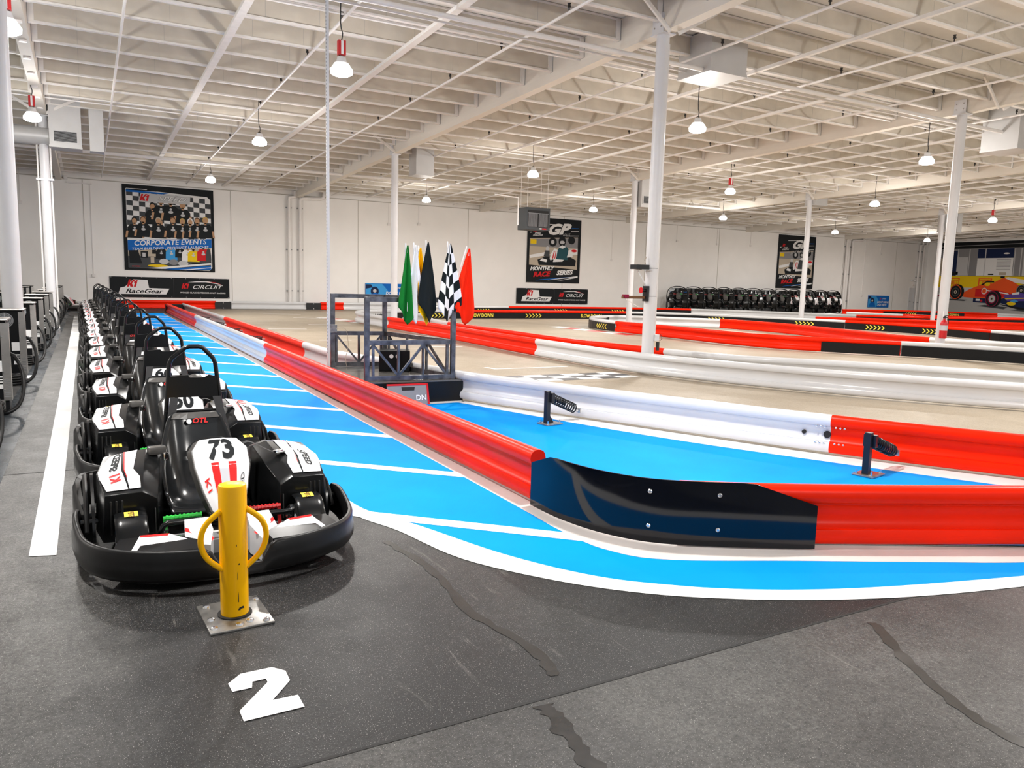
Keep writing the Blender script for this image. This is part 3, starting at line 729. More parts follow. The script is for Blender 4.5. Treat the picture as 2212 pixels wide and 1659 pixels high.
# upright karts against the back wall
ux = [(32.3 + 1.30 * i, -.06 + .05 * math.sin(i * 3.1)) for i in range(12)]
def find(o, n): return [c for c in o.children if c.name.split('.')[0] == n]
for i, (x, r) in enumerate(ux):
    k = copy_tree(kp); r -= .42 if i < 8 else .2; s_ = .90
    k.scale = (s_, s_, s_)
    # stood on the rear bumper with the nose up and the seat side towards the track
    k.rotation_euler = (-PI / 2 + .06, 0, PI + r)
    k.location = (x, 37.3, 1.84 * s_)
    k['group'] = 'go-karts stood on end by the back wall'
    k['label'] = ('go-kart stood on end by the back wall, leftmost, in front of the blue sign' if i == 0 else 'go-kart stood on end by the back wall, rightmost, next to the downpipes' if i == 11 else
                  'black go-kart stood on end by the back wall, %s from the left' % nth[i])
    for c in list(k.children):
        n_ = c.name.split('.')[0]
        for d in list(c.children):
            if d.name.split('.')[0] in ('kart_number', 'logo_mark', 'logo_word', 'panel_sticker', 'step_sticker') or (n_ == 'side_pod' and i < 8 and d.name.startswith('pod_sticker')) or (i < 8 and d.name.startswith(('stripe', 'fairing_lettering'))): bpy.data.objects.remove(d)
        if n_ == 'nose_wedge' or (n_ == 'number_fairing' and i < 8):
            for q in c.material_slots: q.link = 'OBJECT'; q.material = M['kblack' if n_ == 'nose_wedge' else 'kgrey']
k = copy_tree(kp); k.location = (-.1, 36.3, 0); k.rotation_euler.z = 1.2
k['label'] = 'go-kart parked askew by the back wall beyond the end of the chargers'
for c in find(k, 'number_fairing'):
    for d in find(c, 'kart_number'): bpy.data.objects.remove(d)

# ------------------------------------------------------------------ track barriers
class Path:
    def __init__(s, pts, sub=8):
        s.p = catmull([(x, y, 0) for x, y in pts], sub); s.l = [0.]
        for a, b in zip(s.p, s.p[1:]): s.l.append(s.l[-1] + (b - a).length)
        s.L = s.l[-1]
    def at(s, t):
        t = max(0., min(s.L, t)); i = 0
        while i < len(s.l) - 2 and s.l[i + 1] < t: i += 1
        k = (t - s.l[i]) / max(1e-9, s.l[i + 1] - s.l[i])
        d = (s.p[min(i + 2, len(s.p) - 1)] - s.p[max(i - 1, 0)]).normalized()
        return s.p[i].lerp(s.p[i + 1], k), d
    def near(s, x, y):
        q = Vector((x, y, 0)); b = None
        for i in range(len(s.p) - 1):
            a, c = s.p[i], s.p[i + 1]; k = max(0, min(1, (q - a).dot(c - a) / max(1e-9, (c - a).length_squared)))
            dd = (a.lerp(c, k) - q).length
            if b is None or dd < b[0]: b = (dd, s.l[i] + k * (s.l[i + 1] - s.l[i]))
        return b[1]
    def pt(s, t, d, z):
        """point at run t, offset d to the right of travel"""
        p, q = s.at(t); return Vector((p.x + q.y * d, p.y - q.x * d, z))
HALF = [(.0, .402), (.022, .400), (.045, .388), (.060, .365), (.065, .335), (.058, .305), (.050, .293), (.034, .289), (.033, .282), (.028, .276), (.016, .258), (.008, .225), (.010, .185), (.022, .152), (.040, .137), (.040, .130), (.052, .126), (.064, .095), (.065, .070), (.056, .044), (.034, .028)]
PROF = HALF + [(-d, z) for d, z in HALF[:0:-1]]
def rail(name, path, s0, s1, mt, label, bolts=True):
    n = max(2, int((s1 - s0) / .35)); w = MB()
    w.loft([[path.pt(lerp(s0, s1, i / n), d, z) for d, z in PROF] for i in range(n + 1)], mt)
    o = w.build(name, sm=45); tag(o, label, 'track barrier', 'red and white track barrier sections'); del o['group']
    return o
def skin(parent, path, s0, s1, side, z0=.03, z1=.292, mt='black_skin', off=.068):
    n = max(2, int((s1 - s0) / .35)); w = MB()
    w.loft([[path.pt(lerp(s0, s1, i / n), side * d, z) for d, z in ((off, z0), (off + .012, z0), (off + .012, z1), (off, z1))] for i in range(n + 1)], mt)
    return w.build('rubber_skin', parent, 0)
def chevrons(parent, path, s, side, zc=.165, n=5, h=.17, flip=False, pitch=.17):
    w = MB(); m = -1 if flip else 1
    for k in range(n):
        o = (k - n / 2) * pitch
        for a, b in (((0, h / 2), (.10, 0)), ((.10, 0), (0, -h / 2))):
            q = [(a[0], a[1]), (a[0] + .055, a[1]), (b[0] + .055, b[1]), (b[0], b[1])]
            w.add([path.pt(s + (o + x * m) * side, side * .083, zc + y) for x, y in q], [(0, 1, 2, 3)], 'yellow_ink')
    return w.build('arrow_marks', parent, 0)
def words(parent, path, s, side, body, h, zc=.165, width=.85):
    w = MB(); w.text(body, h, lambda x, y: path.pt(s + x * side, side * .083, zc + y), 'yellow_ink', 0, .035, width); return w.build('lettering', parent, 0)
def run(path, cuts):
    """cuts: [(start x, start y)...] -> run lengths"""
    return [path.near(*c) for c in cuts]

pA = Path([(2.83, 34.0), (2.83, 28), (2.83, 20), (2.83, 12), (2.83, 4.68)])
a1, a2 = pA.near(2.83, 24.65), pA.near(2.83, 14.35)
rail('track_barrier', pA, 0, a1, 'red_plastic', 'red barrier section at the far end of the blue pit lane border')
rail('track_barrier', pA, a1, a2, 'white_plastic', 'white barrier section in the middle of the blue pit lane border')
rail('track_barrier', pA, a2, pA.L, 'red_plastic', 'long red barrier section running from the flag stand to the black curved panel')
pC = Path([(2.83, 4.64), (2.84, 4.30), (2.92, 3.95), (3.10, 3.66), (3.45, 3.42), (3.9, 3.18), (4.56, 2.87), (5.2, 2.58), (6.8, 1.86)])
rail('track_barrier', pC, pC.near(3.2, 3.57), pC.L, 'red_plastic', 'red barrier section in the foreground to the right of the black curved panel')
# glossy corner panel
w = MB(); se = pC.near(3.93, 3.16); n = 26; secs = []
def ptop(t):
    if t < .12: return lerp(.325, .415, t / .12)
    if t < .80: return .42
    return lerp(.42, .285, (t - .80) / .20)
for i in range(n + 1):
    t = i / n; s_ = t * se
    secs.append([pC.pt(s_, d, z) for d, z in ((.068, .012), (.080, .012), (.080, ptop(t)), (.068, ptop(t)))])
w.loft(secs, 'navy_panel'); pan = tag(w.build('corner_panel', sm=20), 'glossy black curved panel over the barrier corner', 'barrier panel')
for t in (.50, .70):
    for z in (.12, .34):
        w = MB(); p, q = pC.at(t * se); ang = math.atan2(q.y, q.x)
        w.lathe([(.014, 0), (.014, .004), (.008, .009)], 'bolt', 12, Matrix.Translation(pC.pt(t * se, .080, z)) @ Matrix.Rotation(ang, 4, 'Z') @ Matrix.Rotation(PI / 2, 4, 'X')); w.build('panel_bolt', pan)
pB = Path(Bpath)
b1, b2, b3 = pB.near(3.5, 23.6), pB.near(3.53, 14.4), pB.near(6.33, 4.95)
rail('track_barrier', pB, 0, b1, 'white_plastic', 'white barrier section at the far end behind the pit lane barrier')
rail('track_barrier', pB, b1, b2, 'red_plastic', 'red barrier section left of the flag stand, behind the pit lane barrier')
r_ = rail('track_barrier', pB, b2, b3, 'white_plastic', 'white barrier section bending past the flag stand, behind the first spring post')
rr_ = rail('track_barrier', pB, b3, pB.L, 'red_plastic', 'red barrier section at the right behind the second spring post')
def seam_bolts(path, s, side, parent, sg):
    for z in (.283, .125):
        for k in range(3):
            w = MB(); p, q = path.at(s); w.lathe([(.009, 0), (.009, .004), (.005, .007)], 'bolt', 8, Matrix.Translation(path.pt(s + sg * (.05 + .04 * k), side * .046 if z > .2 else side * .057, z)) @ Matrix.Rotation(math.atan2(q.y, q.x) + (PI if side < 0 else 0), 4, 'Z') @ Matrix.Rotation(PI / 2, 4, 'X')); w.build('seam_bolt', parent)
seam_bolts(pB, b3, 1, r_, -1); seam_bolts(pB, b3, 1, rr_, 1)
for s_, rd, par in ((b3 - .03, .034, r_), (b3 - .25, .02, r_)):
    w = MB(); p, q = pB.at(s_); w.lathe([(rd, -.03), (rd, .004)], 'gap', 18, Matrix.Translation(pB.pt(s_, .024, .205)) @ Matrix.Rotation(math.atan2(q.y, q.x), 4, 'Z') @ Matrix.Rotation(PI / 2, 4, 'X')); w.build('rail_hole', par)

pD = Path([(11.3, 29.9), (10.4, 29.6), (9.5, 29.1), (8.85, 28.2), (8.58, 26.8), (8.56, 25.2), (8.62, 22.8), (8.68, 20), (8.62, 16.5), (8.62, 14.5), (8.7, 12.1), (8.92, 10.7), (9.45, 9.2), (10.08, 7.9), (10.76, 6.83), (11.48, 5.85), (13, 4.0), (15, 1.8)])
d1, d2_ = pD.near(8.6, 23.9), pD.near(8.62, 14.45)
rail('track_barrier', pD, 0, d1, 'white_plastic', 'white barrier section curling round the island end, seen through the flag stand')
rail('track_barrier', pD, d1, d2_, 'red_plastic', 'red barrier section behind the flags on the near side of the middle island')
rail('track_barrier', pD, d2_, pD.L, 'white_plastic', 'long white barrier section in front of the near column')
pD2 = Path([(10.9, 28.6), (10.5, 25.5), (9.6, 22.5), (9.42, 20), (9.40, 17), (9.45, 14.6), (9.85, 12.2), (10.4, 10.3), (11.5, 9.05), (12.4, 7.85), (13.2, 6.8), (15.5, 4.2)])
e1, e2 = pD2.near(9.5, 21.0), pD2.near(9.98, 11.75)
rail('track_barrier', pD2, 0, e1, 'white_plastic', 'white barrier section on the hidden side of the middle island behind the flags')
rail('track_barrier', pD2, e1, e2, 'red_plastic', 'narrow red barrier section behind the near column')
rail('track_barrier', pD2, e2, pD2.L, 'white_plastic', 'white barrier section behind the long white one, right of the near column')
pE = Path([(21.0, 23.9), (22.2, 22.6), (22.35, 19.7), (21.4, 16.2), (20.75, 13.2), (21.8, 11.0), (23.5, 8.6)][::-1] + [(20.3, 24.9)] + [(19.3, 25.55), (18.1, 25.4), (17.2, 24.75), (16.45, 23.6), (16.05, 22.2), (15.98, 20.4), (16.0, 18.4), (16.02, 16.4), (16.3, 14.7), (17.1, 13.4), (18.3, 11.9), (19.1, 10.5), (19.6, 9.6), (21.2, 7.0)])
f0, f1, f2, f3 = pE.near(20.75, 13.2), pE.near(22.25, 22.9), pE.near(16.02, 21.5), pE.near(16.95, 13.6)
f4 = pE.near(18.0, 12.2)
rail('track_barrier', pE, 0, f0, 'white_plastic', 'white barrier section beyond the right column on the far side of the right island')
rail('track_barrier', pE, f0, f1, 'red_plastic', 'dark red barrier section on the far side of the right island')
o = rail('track_barrier', pE, f1, f2, 'white_plastic', 'white barrier section curving round the left tip of the right island')
k_ = skin(o, pE, pE.near(17.6, 25.1), f2, 1); chevrons(k_, pE, f2 - .75, 1, flip=True)
rail('track_barrier', pE, f2, f4, 'red_plastic', 'bright red barrier section on the near side of the right island behind the near column')
o = rail('track_barrier', pE, f4, pE.L, 'white_plastic', 'white topped barrier section with a long black skin at the right edge')
k_ = skin(o, pE, f4 + .02, pE.L, 1)
skin([q for q in COL.objects if q.get('label', '').startswith('bright red barrier section on the near')][0], pE, pE.near(16.88, 13.7), f4 - .02, 1)
pF = Path([(10.6, 28.9), (11.6, 29.6), (13.5, 29.85), (16.5, 29.9), (20., 29.8), (22.8, 29.4), (25.2, 28.0), (26.9, 25.2), (28.2, 22.6), (28.7, 20.2), (28.75, 18.0), (28.3, 16.3), (28.0, 14.5), (28.8, 12.0), (31, 9)])
g1, g2, g3, g4 = pF.near(13.3, 29.8), pF.near(22.6, 29.4), pF.near(28.4, 21.9), pF.near(28.2, 15.6)
lab = ['white topped barrier section with black skin behind the flags', 'red topped barrier section with black skin reading SLOW DOWN below the wide banner', 'white topped barrier section with black skin and yellow arrows in front of the stood-up karts',
       'red topped barrier section with black skin and arrows left of the fire extinguisher', 'white topped barrier section with black skin right of the fire extinguisher column']
ss = [0, g1, g2, g3, g4, pF.L]
for i, mt in enumerate(('white_plastic', 'red_plastic', 'white_plastic', 'red_plastic', 'white_plastic')):
    o = rail('track_barrier', pF, ss[i], ss[i + 1], mt, lab[i]); k_ = skin(o, pF, ss[i] + .01, ss[i + 1] - .01, 1)
    if i == 0: chevrons(k_, pF, pF.near(12.75, 29.8), 1)
    if i == 1:
        words(k_, pF, pF.near(14.95, 29.9), 1, 'SLOW DOWN', .15); chevrons(k_, pF, pF.near(17.55, 29.9), 1)
        words(k_, pF, pF.near(20.6, 29.75), 1, 'SLOW DOWN', .15)
    if i == 2: chevrons(k_, pF, pF.near(25.9, 27.0), 1); chevrons(k_, pF, pF.near(27.75, 23.5), 1)
    if i == 3: chevrons(k_, pF, pF.near(28.65, 20.6), 1); chevrons(k_, pF, pF.near(28.7, 18.2), 1)
pG = Path([(13.0, 34.4), (16.3, 34.7), (19.7, 35.3), (25.3, 35.3), (29.8, 34.5), (33., 32.3), (36.6, 27.6), (39.5, 25.6), (42.5, 24.7), (47, 23.5)])
h1, h2, h3 = pG.near(19.2, 35.2), pG.near(30.6, 34.0), pG.near(36.6, 27.6)
for (a, b, mt, lb) in ((0, h1, 'white_plastic', 'white barrier section below the wall left of the wide banner'), (h1, h2, 'red_plastic', 'red barrier section along the wall below the wide banner'),
                       (h2, h3, 'white_plastic', 'white barrier section right in front of the stood-up karts'), (h3, pG.L, 'red_plastic', 'red barrier section in the far right behind the fire extinguisher')):
    o = rail('track_barrier', pG, a, b, mt, lb)
    if mt != 'white_plastic' or a == 0:
        k_ = skin(o, pG, max(a, pG.near(16.9, 34.8)), b, 1)
        if b == h1: chevrons(k_, pG, pG.near(17.6, 34.9), 1)
        if b == h2: chevrons(k_, pG, pG.near(22.5, 35.3), 1); chevrons(k_, pG, pG.near(26.2, 35.3), 1)
pK = Path([(30.5, 25.2), (32.8, 23.5), (35.7, 21.3), (38.4, 19.8), (42, 18)])
rail('track_barrier', pK, 0, pK.L, 'red_plastic', 'red barrier section crossing behind the fire extinguisher column')
pM = Path([(41.0, 31.6), (42.1, 28.9), (43.9, 26.3), (47, 24.6), (51, 24)])
m1 = pM.near(42.1, 28.6)
rail('track_barrier', pM, 0, m1, 'white_plastic', 'white barrier section with dark springs at the far right')
rail('track_barrier', pM, m1, pM.L, 'red_plastic', 'red barrier section with brackets at the far right')
pL = Path([(46.5, 36.2), (49.5, 35.9), (52.2, 35.2), (54.6, 33.6), (56.2, 31.5), (56.0, 28.5), (54, 26.5)])
l1 = pL.near(56.1, 31.0)
o = rail('track_barrier', pL, 0, l1, 'red_plastic', 'farthest red barrier section below the blue sign at the right')
k_ = skin(o, pL, pL.near(50.3, 35.8), pL.near(55.3, 32.8), 1); chevrons(k_, pL, pL.near(52.6, 35.0), 1, flip=True); words(k_, pL, pL.near(54.7, 33.5), 1, 'SLOW DOWN', .15)
rail('track_barrier', pL, l1, pL.L, 'white_plastic', 'farthest white barrier section in front of the racing mural')
pH = Path([(.32, 38.05), (5, 37.95), (10, 37.9), (16.5, 37.9)])
rail('track_barrier', pH, 0, 4.9, 'red_plastic', 'red barrier section against the back wall below the left banner')
rail('track_barrier', pH, 5.5, 9.05, 'white_plastic', 'white barrier section against the back wall below the downpipes')
rail('track_barrier', pH, 9.75, 10.9, 'red_plastic', 'short red barrier section against the back wall left of the flag stand')
rail('track_barrier', pH, 10.9, pH.L, 'white_plastic', 'white barrier section against the back wall behind the flag stand')
for s_, lb in ((5.2, 'black connector block between red and white wall barriers below the left banner'), (9.4, 'black connector block on the wall barrier right of the downpipes')):
    w = MB(); c_ = pH.pt(s_, 0, .20); w.cbox(c_, (.72, .17, .33), 'black_metal', 0, .01); o = tag(w.build('barrier_connector', sm=0), lb, 'connector')
    for z in (.08, .32):
        w = MB(); w.lathe([(.02, 0), (.02, .008)], 'bolt', 10, Matrix.Translation(c_ + Vector((0, -.086, z - .2))) @ Matrix.Rotation(PI / 2, 4, 'X')); w.build('bolt', o)
w = MB(); w.box(2.76, 34.05, .03, 3.54, 34.5, .36, 'black_skin'); tag(w.build('end_cap', sm=0), 'black end piece joining the two pit barriers at their far end', 'end cap')

def spring_post(x, y, ex, ey, ez, label, plate_r=0., high=.39, top=.31):
    t = thing('spring_post', label, 'barrier spring', (x, y, 0))
    e = Vector((ex - x, ey - y, 0)); ang = math.atan2(e.y, e.x)
    def loc(q): return Matrix.Rotation(ang, 4, 'Z') @ q
    w = MB(); w.cbox((.05, 0, .012), (.24, .19, .016), 'zinc', 0, .006); o = w.build('base_plate', t, 30); o.rotation_euler.z = ang
    for a, b in ((-.04, .065), (-.04, -.065), (.14, .065), (.14, -.065)):
        w = MB(); w.lathe([(.013, .018), (.013, .030), (.007, .031), (.007, .055)], 'bolt', 6, Matrix.Translation((a, b, 0))); q = w.build('anchor_bolt', t); q.rotation_euler.z = ang
    w = MB(); w.cbox((0, 0, .02 + (high - .02) / 2), (.055, .055, high - .02), 'black_metal', 0, .003); o = w.build('post', t, 0); o.rotation_euler.z = ang
    w = MB(); w.prism([(.027, .02), (.10, .02), (.027, .13)], -.005, .005, 'black_metal', Matrix.Rotation(PI / 2, 4, 'X')); o = w.build('gusset', t, 0); o.rotation_euler.z = ang
    A = Vector((x * 0, 0, top)) + Vector((math.cos(ang), math.sin(ang), 0)) * .05; B = Vector((ex - x, ey - y, ez)); d = (B - A); Ln = d.length; d.normalize()
    n1 = Vector((0, 0, 1)); n1 = (n1 - d * n1.dot(d)).normalized(); n2 = d.cross(n1)
    pts = [A + d * (Ln * .86 * k / 176) + (n1 * math.cos(k * 2 * PI / 16) + n2 * math.sin(k * 2 * PI / 16)) * .052 for k in range(177)]
    w = MB(); w.tube(pts, .0085, 'black_metal', 6); w.tube([A, A + d * Ln * .5], .02, 'black_metal', 10); w.build('coil_spring', t)
    w = MB(); w.cbox(A - d * .01, (.05, .11, .11), 'black_metal', ang, .004); w.build('spring_seat', t, 0)
    w = MB(); w.tube([A + d * Ln * .82, B], .018, 'bolt', 10); w.cbox(B, (.02, .07, .055), 'stainless', ang, .003); w.build('rail_clamp', t)
    return t
spring_post(4.55, 7.36, 5.04, 7.45, .125, 'black spring post in the blue triangle left, its coil leaning on the white barrier')
spring_post(5.93, 4.24, 6.50, 4.36, .14, 'black spring post in the blue triangle right, by the red barrier')
for i, y in enumerate((17.6, 20.4, 23.0, 26.0)):
    spring_post(3.02, y, 3.42, y + .02, .2, 'black coil spring post between the two pit barriers, %s from the front' % ('nearest' if i == 0 else nth[i]), top=.25, high=.32)
spring_post(17.6, 24.2, 17.0, 24.35, .2, 'black spring post inside the left tip of the right island')
spring_post(9.6, 27.2, 8.75, 27.5, .2, 'black spring post inside the curled white barrier seen through the flag stand')
for x, y, dx, lb in ((32.3, 24.25, .3, 'dark barrier bracket on the red barrier left of the fire extinguisher'), (37.6, 20.9, -.5, 'dark angled barrier bracket right of the fire extinguisher column'),
                     (42.2, 31.0, -.6, 'dark spring bracket at the left of the far white barrier'), (43.0, 29.6, -.7, 'dark spring bracket at the right of the far white barrier')):
    spring_post(x, y, x + dx, y - .3, .2, lb)

# ------------------------------------------------------------------ flag stand
ST = thing('flag_stand', 'grey steel flag marshal stand on a black base', 'flag stand')
NL, NR, FL, FR = [Vector(p + (0,)) for p in ((3.11, 9.47), (4.29, 9.41), (3.17, 11.25), (3.93, 11.12))]
ZD = .29; ZM = .79; ZT = 1.375
w = MB(); bs = [(2.98, 9.37), (4.40, 9.30), (4.36, 9.42), (3.99, 11.15), (3.1, 11.33)]
w.prism(bs, .0, ZD - .02, 'black_skin'); w.build('base_box', ST, 0)
w = MB(); w.prism(bs, ZD - .018, ZD, 'kgrey'); w.build('deck', ST, 0)
for P_ in (NL, NR, FL, FR):
    w = MB(); w.cbox(P_ + Vector((0, 0, (ZD + ZT) / 2)), (.062, .062, ZT - ZD), 'steel', -.08, .004); w.build('post', ST, 0)
def tr(P_, z): return P_ + Vector((0, 0, z))
for a, b, zs in ((NL, NR, (ZD + .035, ZM, ZT - .03)), (FL, FR, (ZD + .035, ZM, ZT - .03)), (FR, NR, (ZD + .035, ZM, ZT - .03)),):
    for z in zs:
        w = MB(); w.bar(tr(a, z), tr(b, z), .05, .06, 'steel'); w.build('rail', ST, 0)
    n = 3 if a != FL else 2
    d = b - a
    for k in range(n + 1):
        c_ = a + d * (.07 + .86 * k / n)
        w = MB(); w.bar(tr(c_, ZD + .06), tr(c_, ZM - .03), .03, .03, 'steel'); w.build('upright', ST, 0)
        if k < n:
            e = a + d * (.07 + .86 * (k + 1) / n)
            q1, q2 = (tr(c_, ZM - .03), tr(e, ZD + .06)) if k % 2 == 0 else (tr(c_, ZD + .06), tr(e, ZM - .03))
            w = MB(); w.bar(q1, q2, .028, .028, 'steel'); w.build('diagonal_brace', ST, 0)
w = MB(); w.cbox(tr(FL, .86) + Vector((-.02, -.04, 0)), (.14, .05, .12), 'zinc', 0, .004); w.build('switch_box', ST, 0)
w = MB(); w.bar((3.09, 11.19, .29), (3.09, 11.19, dz(11.2) - .01), .04, .04, 'column')
k = .5
while k < 6.4: w.box(3.066, 11.163, k, 3.0693, 11.178, k + .022, 'grille'); k += .05
tag(w.build('strut_post', sm=0), 'thin perforated pale blue post rising from the flag stand to the roof', 'post')
w = MB(); c_ = Vector((4.02, 10.45, .29)); w.cbox(c_ + Vector((-.13, .12, .15)), (.44, .36, .30), 'black_skin', -.35, .012)
mxq = Matrix.Translation(c_ + Vector((-.13, .12, .0))) @ Matrix.Rotation(-.35, 4, 'Z')
for dx in (-.045, .045): w.lathe([(.03, 0), (.03, .004)], 'white_ink', 14, mxq @ Matrix.Translation((dx, -.181, .22)) @ Matrix.Rotation(PI / 2, 4, 'X'))
tag(w.build('storage_crate', sm=0), 'black crate with two hand holes on the deck of the flag stand', 'crate')
w = MB(); mxq = Matrix.Translation((3.30, 9.20, 0)) @ Matrix.Rotation(-.07, 4, 'Z') @ Matrix.Rotation(PI / 2 - .2, 4, 'X')
w.prism([(0, 0), (.56, 0), (.545, .275), (0, .275)], -.015, .0, 'p_grey', mxq)
w.prism([(0, .255), (.548, .255), (.545, .278), (0, .278)], -.02, .006, 'p_red', mxq); w.prism([(.535, 0), (.562, 0), (.55, .27), (.528, .27)], -.02, .006, 'p_red', mxq)
w.prism([(.2, .19), (.36, .19), (.37, .235), (.19, .235)], .0, .004, 'gap', mxq)
w.text('DN', .07, lambda x, y: mxq @ Vector((.45 + x, .09 + y, .004)), 'white_ink', 0, .02)
tag(w.build('tool_case', sm=0), 'grey tool case with red rim leaning on the flag stand base', 'case')
w = MB(); w.tube([(3.18, 11.1, .86), (3.25, 11.1, .88), (3.33, 11.1, .84), (3.36, 11.1, .62), (3.32, 11.1, .42), (3.34, 11.1, .3)], .004, 'p_tan', 5, smooth=4); tag(w.build('loose_cable', sm=30), 'thin cable hanging from the switch box of the flag stand', 'cable')

def flag(x, y, ztop, zbot, wid, mt, label, lean=0., nf=2.2, tipx=.0, cell=None, wl=.02, inner=None, seed=1):
    t = thing('race_flag', label, 'flag', (x, y, 0))
    r = random.Random(seed); ph = r.random() * 6
    w = MB(); w.tube([(-lean, .05, ZT - .12), (0, .03, ztop)], .010, 'f_white', 8); w.build('staff', t)
    Ln = ztop - .07 - zbot
    def P(a, b):
        ww_ = wl + (wid - wl) * min(1, b * 1.12) ** .9
        bot = Ln * (1 - .40 * abs(a - (.5 + tipx)))
        xx = (a - .5) * ww_ - lean * b * .35
        q_ = (a * nf * .5 + ph) % 1.; q_ = abs(q_ * 2 - 1) * 2 - 1; q_ = math.copysign(abs(q_) ** .75, q_)
        yy = -.05 - .05 * q_ * (.2 + b) - .02 * math.sin(b * 5 + a * 3 + ph) * b
        zz = ztop - .03 - b * bot
        if b > .86: xx += (tipx * .6) * (b - .86) * wid
        return Vector((xx, yy, zz))
    w = MB()
    if cell:
        nu, nv = cell
        w.grid(lambda a, b: P(a, b), nu * 4, nv * 4, lambda i, j: 'f_black' if (i // 4 + j // 4) % 2 else 'f_white')
    else: w.grid(P, 20, 26, mt)
    o = w.build('cloth', t, 80)
    so = o.modifiers.new('hem', 'SOLIDIFY'); so.thickness = .003
    w = MB(); w.grid(lambda a, b: P(a, b * .10) + Vector((0, .006, 0)), 4, 3, 'f_white'); w.build('sleeve', t, 60)
    if inner:
        w = MB(); w.grid(lambda a, b: P(.12 + .8 * a, .70 + b * .33) + Vector((-.02, .05, -.015)), 8, 6, inner); o = w.build('lining', t, 60)
    return t
flag(3.61, 9.40, 2.07, .985, .23, 'f_green', 'green racing flag, leftmost on the flag stand', tipx=.05, nf=3.4, seed=2)
flag(3.715, 9.38, 2.08, 1.0, .19, 'f_white', 'plain white racing flag next to the green one on the flag stand', tipx=-.1, nf=2.6, seed=4)
flag(3.81, 9.46, 2.05, 1.20, .17, 'f_yellow', 'yellow racing flag half hidden behind the black one', tipx=.1, nf=3., seed=5)
flag(3.875, 9.36, 2.12, 1.01, .29, 'f_black', 'plain black racing flag in the middle of the flag stand', tipx=.1, nf=1.6, inner='f_yellow', seed=9)
flag(4.19, 9.38, 2.12, 1.02, .36, 'f_white', 'black and white chequered racing flag on the flag stand', tipx=-.05, nf=2.0, cell=(4, 7), seed=12)
flag(4.49, 9.42, 2.07, .975, .29, 'f_red', 'red racing flag, rightmost on the flag stand', lean=.24, tipx=.15, nf=3., seed=14)

# ------------------------------------------------------------------ bollard
b_ = thing('bollard', 'yellow steel bollard with two ring handles in front of kart 73', 'bollard', (.553, 3.645, 0))
w = MB(); w.cbox((0, 0, .006), (.285, .34, .012), 'zinc', .06, .004); bp_ = w.build('base_plate', b_, 30)
for a, b in ((-.11, -.13), (.12, -.13), (-.11, .13), (.12, .13), (-.11, -.03), (.0, -.13), (.05, -.11)):
    w = MB(); w.lathe([(.018, .012), (.016, .018), (.008, .021)], 'bolt', 10, Matrix.Translation((a, b, 0))); w.build('anchor_bolt', b_)
w = MB(); w.lathe([(.078, .012), (.078, .018), (.06, .02)], 'gap', 28); w.build('collar', b_, 30)
w = MB(); w.lathe([(.063, .018), (.063, .632), (.060, .640), (.052, .643)], 'yellow', 40); w.build('post', b_, 40)
for sx in (-1, 1):
    w = MB(); P_ = [(sx * .055, -.02, .245), (sx * .115, -.02, .30), (sx * .142, -.02, .36), (sx * .142, -.02, .42), (sx * .115, -.02, .475), (sx * .055, -.02, .525)]
    w.tube(P_, .0135, 'yellow', 12, smooth=4); w.build('ring_handle', b_)
w = MB()
for (a0, z, dx, dz_) in ((.32, .055, .028, .012), (.18, .05, .012, .012), (.12, .09, .004, .05), (.22, .27, .008, .008), (.1, .2, .003, .04), (.05, .36, .004, .01)):
    p = Vector((math.sin(a0) * .0634, -math.cos(a0) * .0634, z)); t_ = Vector((math.cos(a0), math.sin(a0), 0))
    w.add([p - t_ * dx / 2, p + t_ * dx / 2, p + t_ * dx / 2.6 + Vector((0, 0, dz_)), p - t_ * dx / 3 + Vector((0, 0, dz_ * .7))], [(0, 1, 2, 3)], 'gap')
w.build('scuff_marks', b_, 0)['kind'] = 'stuff'

# ------------------------------------------------------------------ columns
def column(x, y, label, r=.115, top=None):
    t = thing('column', label, 'column', (x, y, 0)); top = top or 6.30 - .0225 * y - .002
    w = MB(); w.lathe([(r, .0), (r, top)], 'column', 28); w.build('shaft', t, 40)
    w = MB(); w.cbox((0, 0, top - .012), (.30, .34, .02), 'column')
    for sx in (-1, 1): w.cbox((sx * .122, 0, top + .16), (.012, .30, .33), 'column')
    w.build('cap_bracket', t, 0)
    for yb in (-.09, .09):
        for zb in (.1, .23):
            w = MB(); w.lathe([(.016, 0), (.016, .012)], 'bolt', 8, Matrix.Translation((-.134, yb, top + zb)) @ Matrix.Rotation(PI / 2, 4, 'Y')); w.build('cap_bolt', t)
    w = MB(); w.cbox((0, 0, .012), (.36, .36, .024), 'column'); w.build('foot_plate', t, 0)
    return t
c1 = column(9.15, 11.3, 'thick white column in the centre carrying a scanner shelf')
column(19.12, 11.9, 'white column at the right carrying the fire extinguisher')
column(-.96, 13.36, 'white column at the left edge among the chargers', .13)
cl_ = column(-.88, 24.95, 'white column with pipes below the round duct at the left')
column(9.15, 24.95, 'white column behind the flags')
column(19.16, 24.95, 'pale blue white column just left of the central column')
column(29.19, 24.95, 'thin white column in front of the right portrait poster')
column(39.25, 24.95, 'thin white column in front of the racing mural')
for dx in (-.16, .15):
    w = MB(); w.tube([(dx, -.02, .02), (dx, -.02, 4.2), (dx * 1.0, -.02, 5.6)], .022, 'pipe', 8); w.build('riser_pipe', cl_)
w = MB(); w.cbox((0, 0, 4.05), (.42, .22, .05), 'column'); w.build('pipe_clamp', cl_, 0)
w = MB(); w.tube([(.135, -.02, .6), (.135, -.02, 5.9)], .012, 'pipe', 6); w.build('conduit', c1)
for z in (1.93, 1.42): 
    w = MB(); w.lathe([(.118, z), (.118, z + .012)], 'grille', 24); w.build('band', c1)
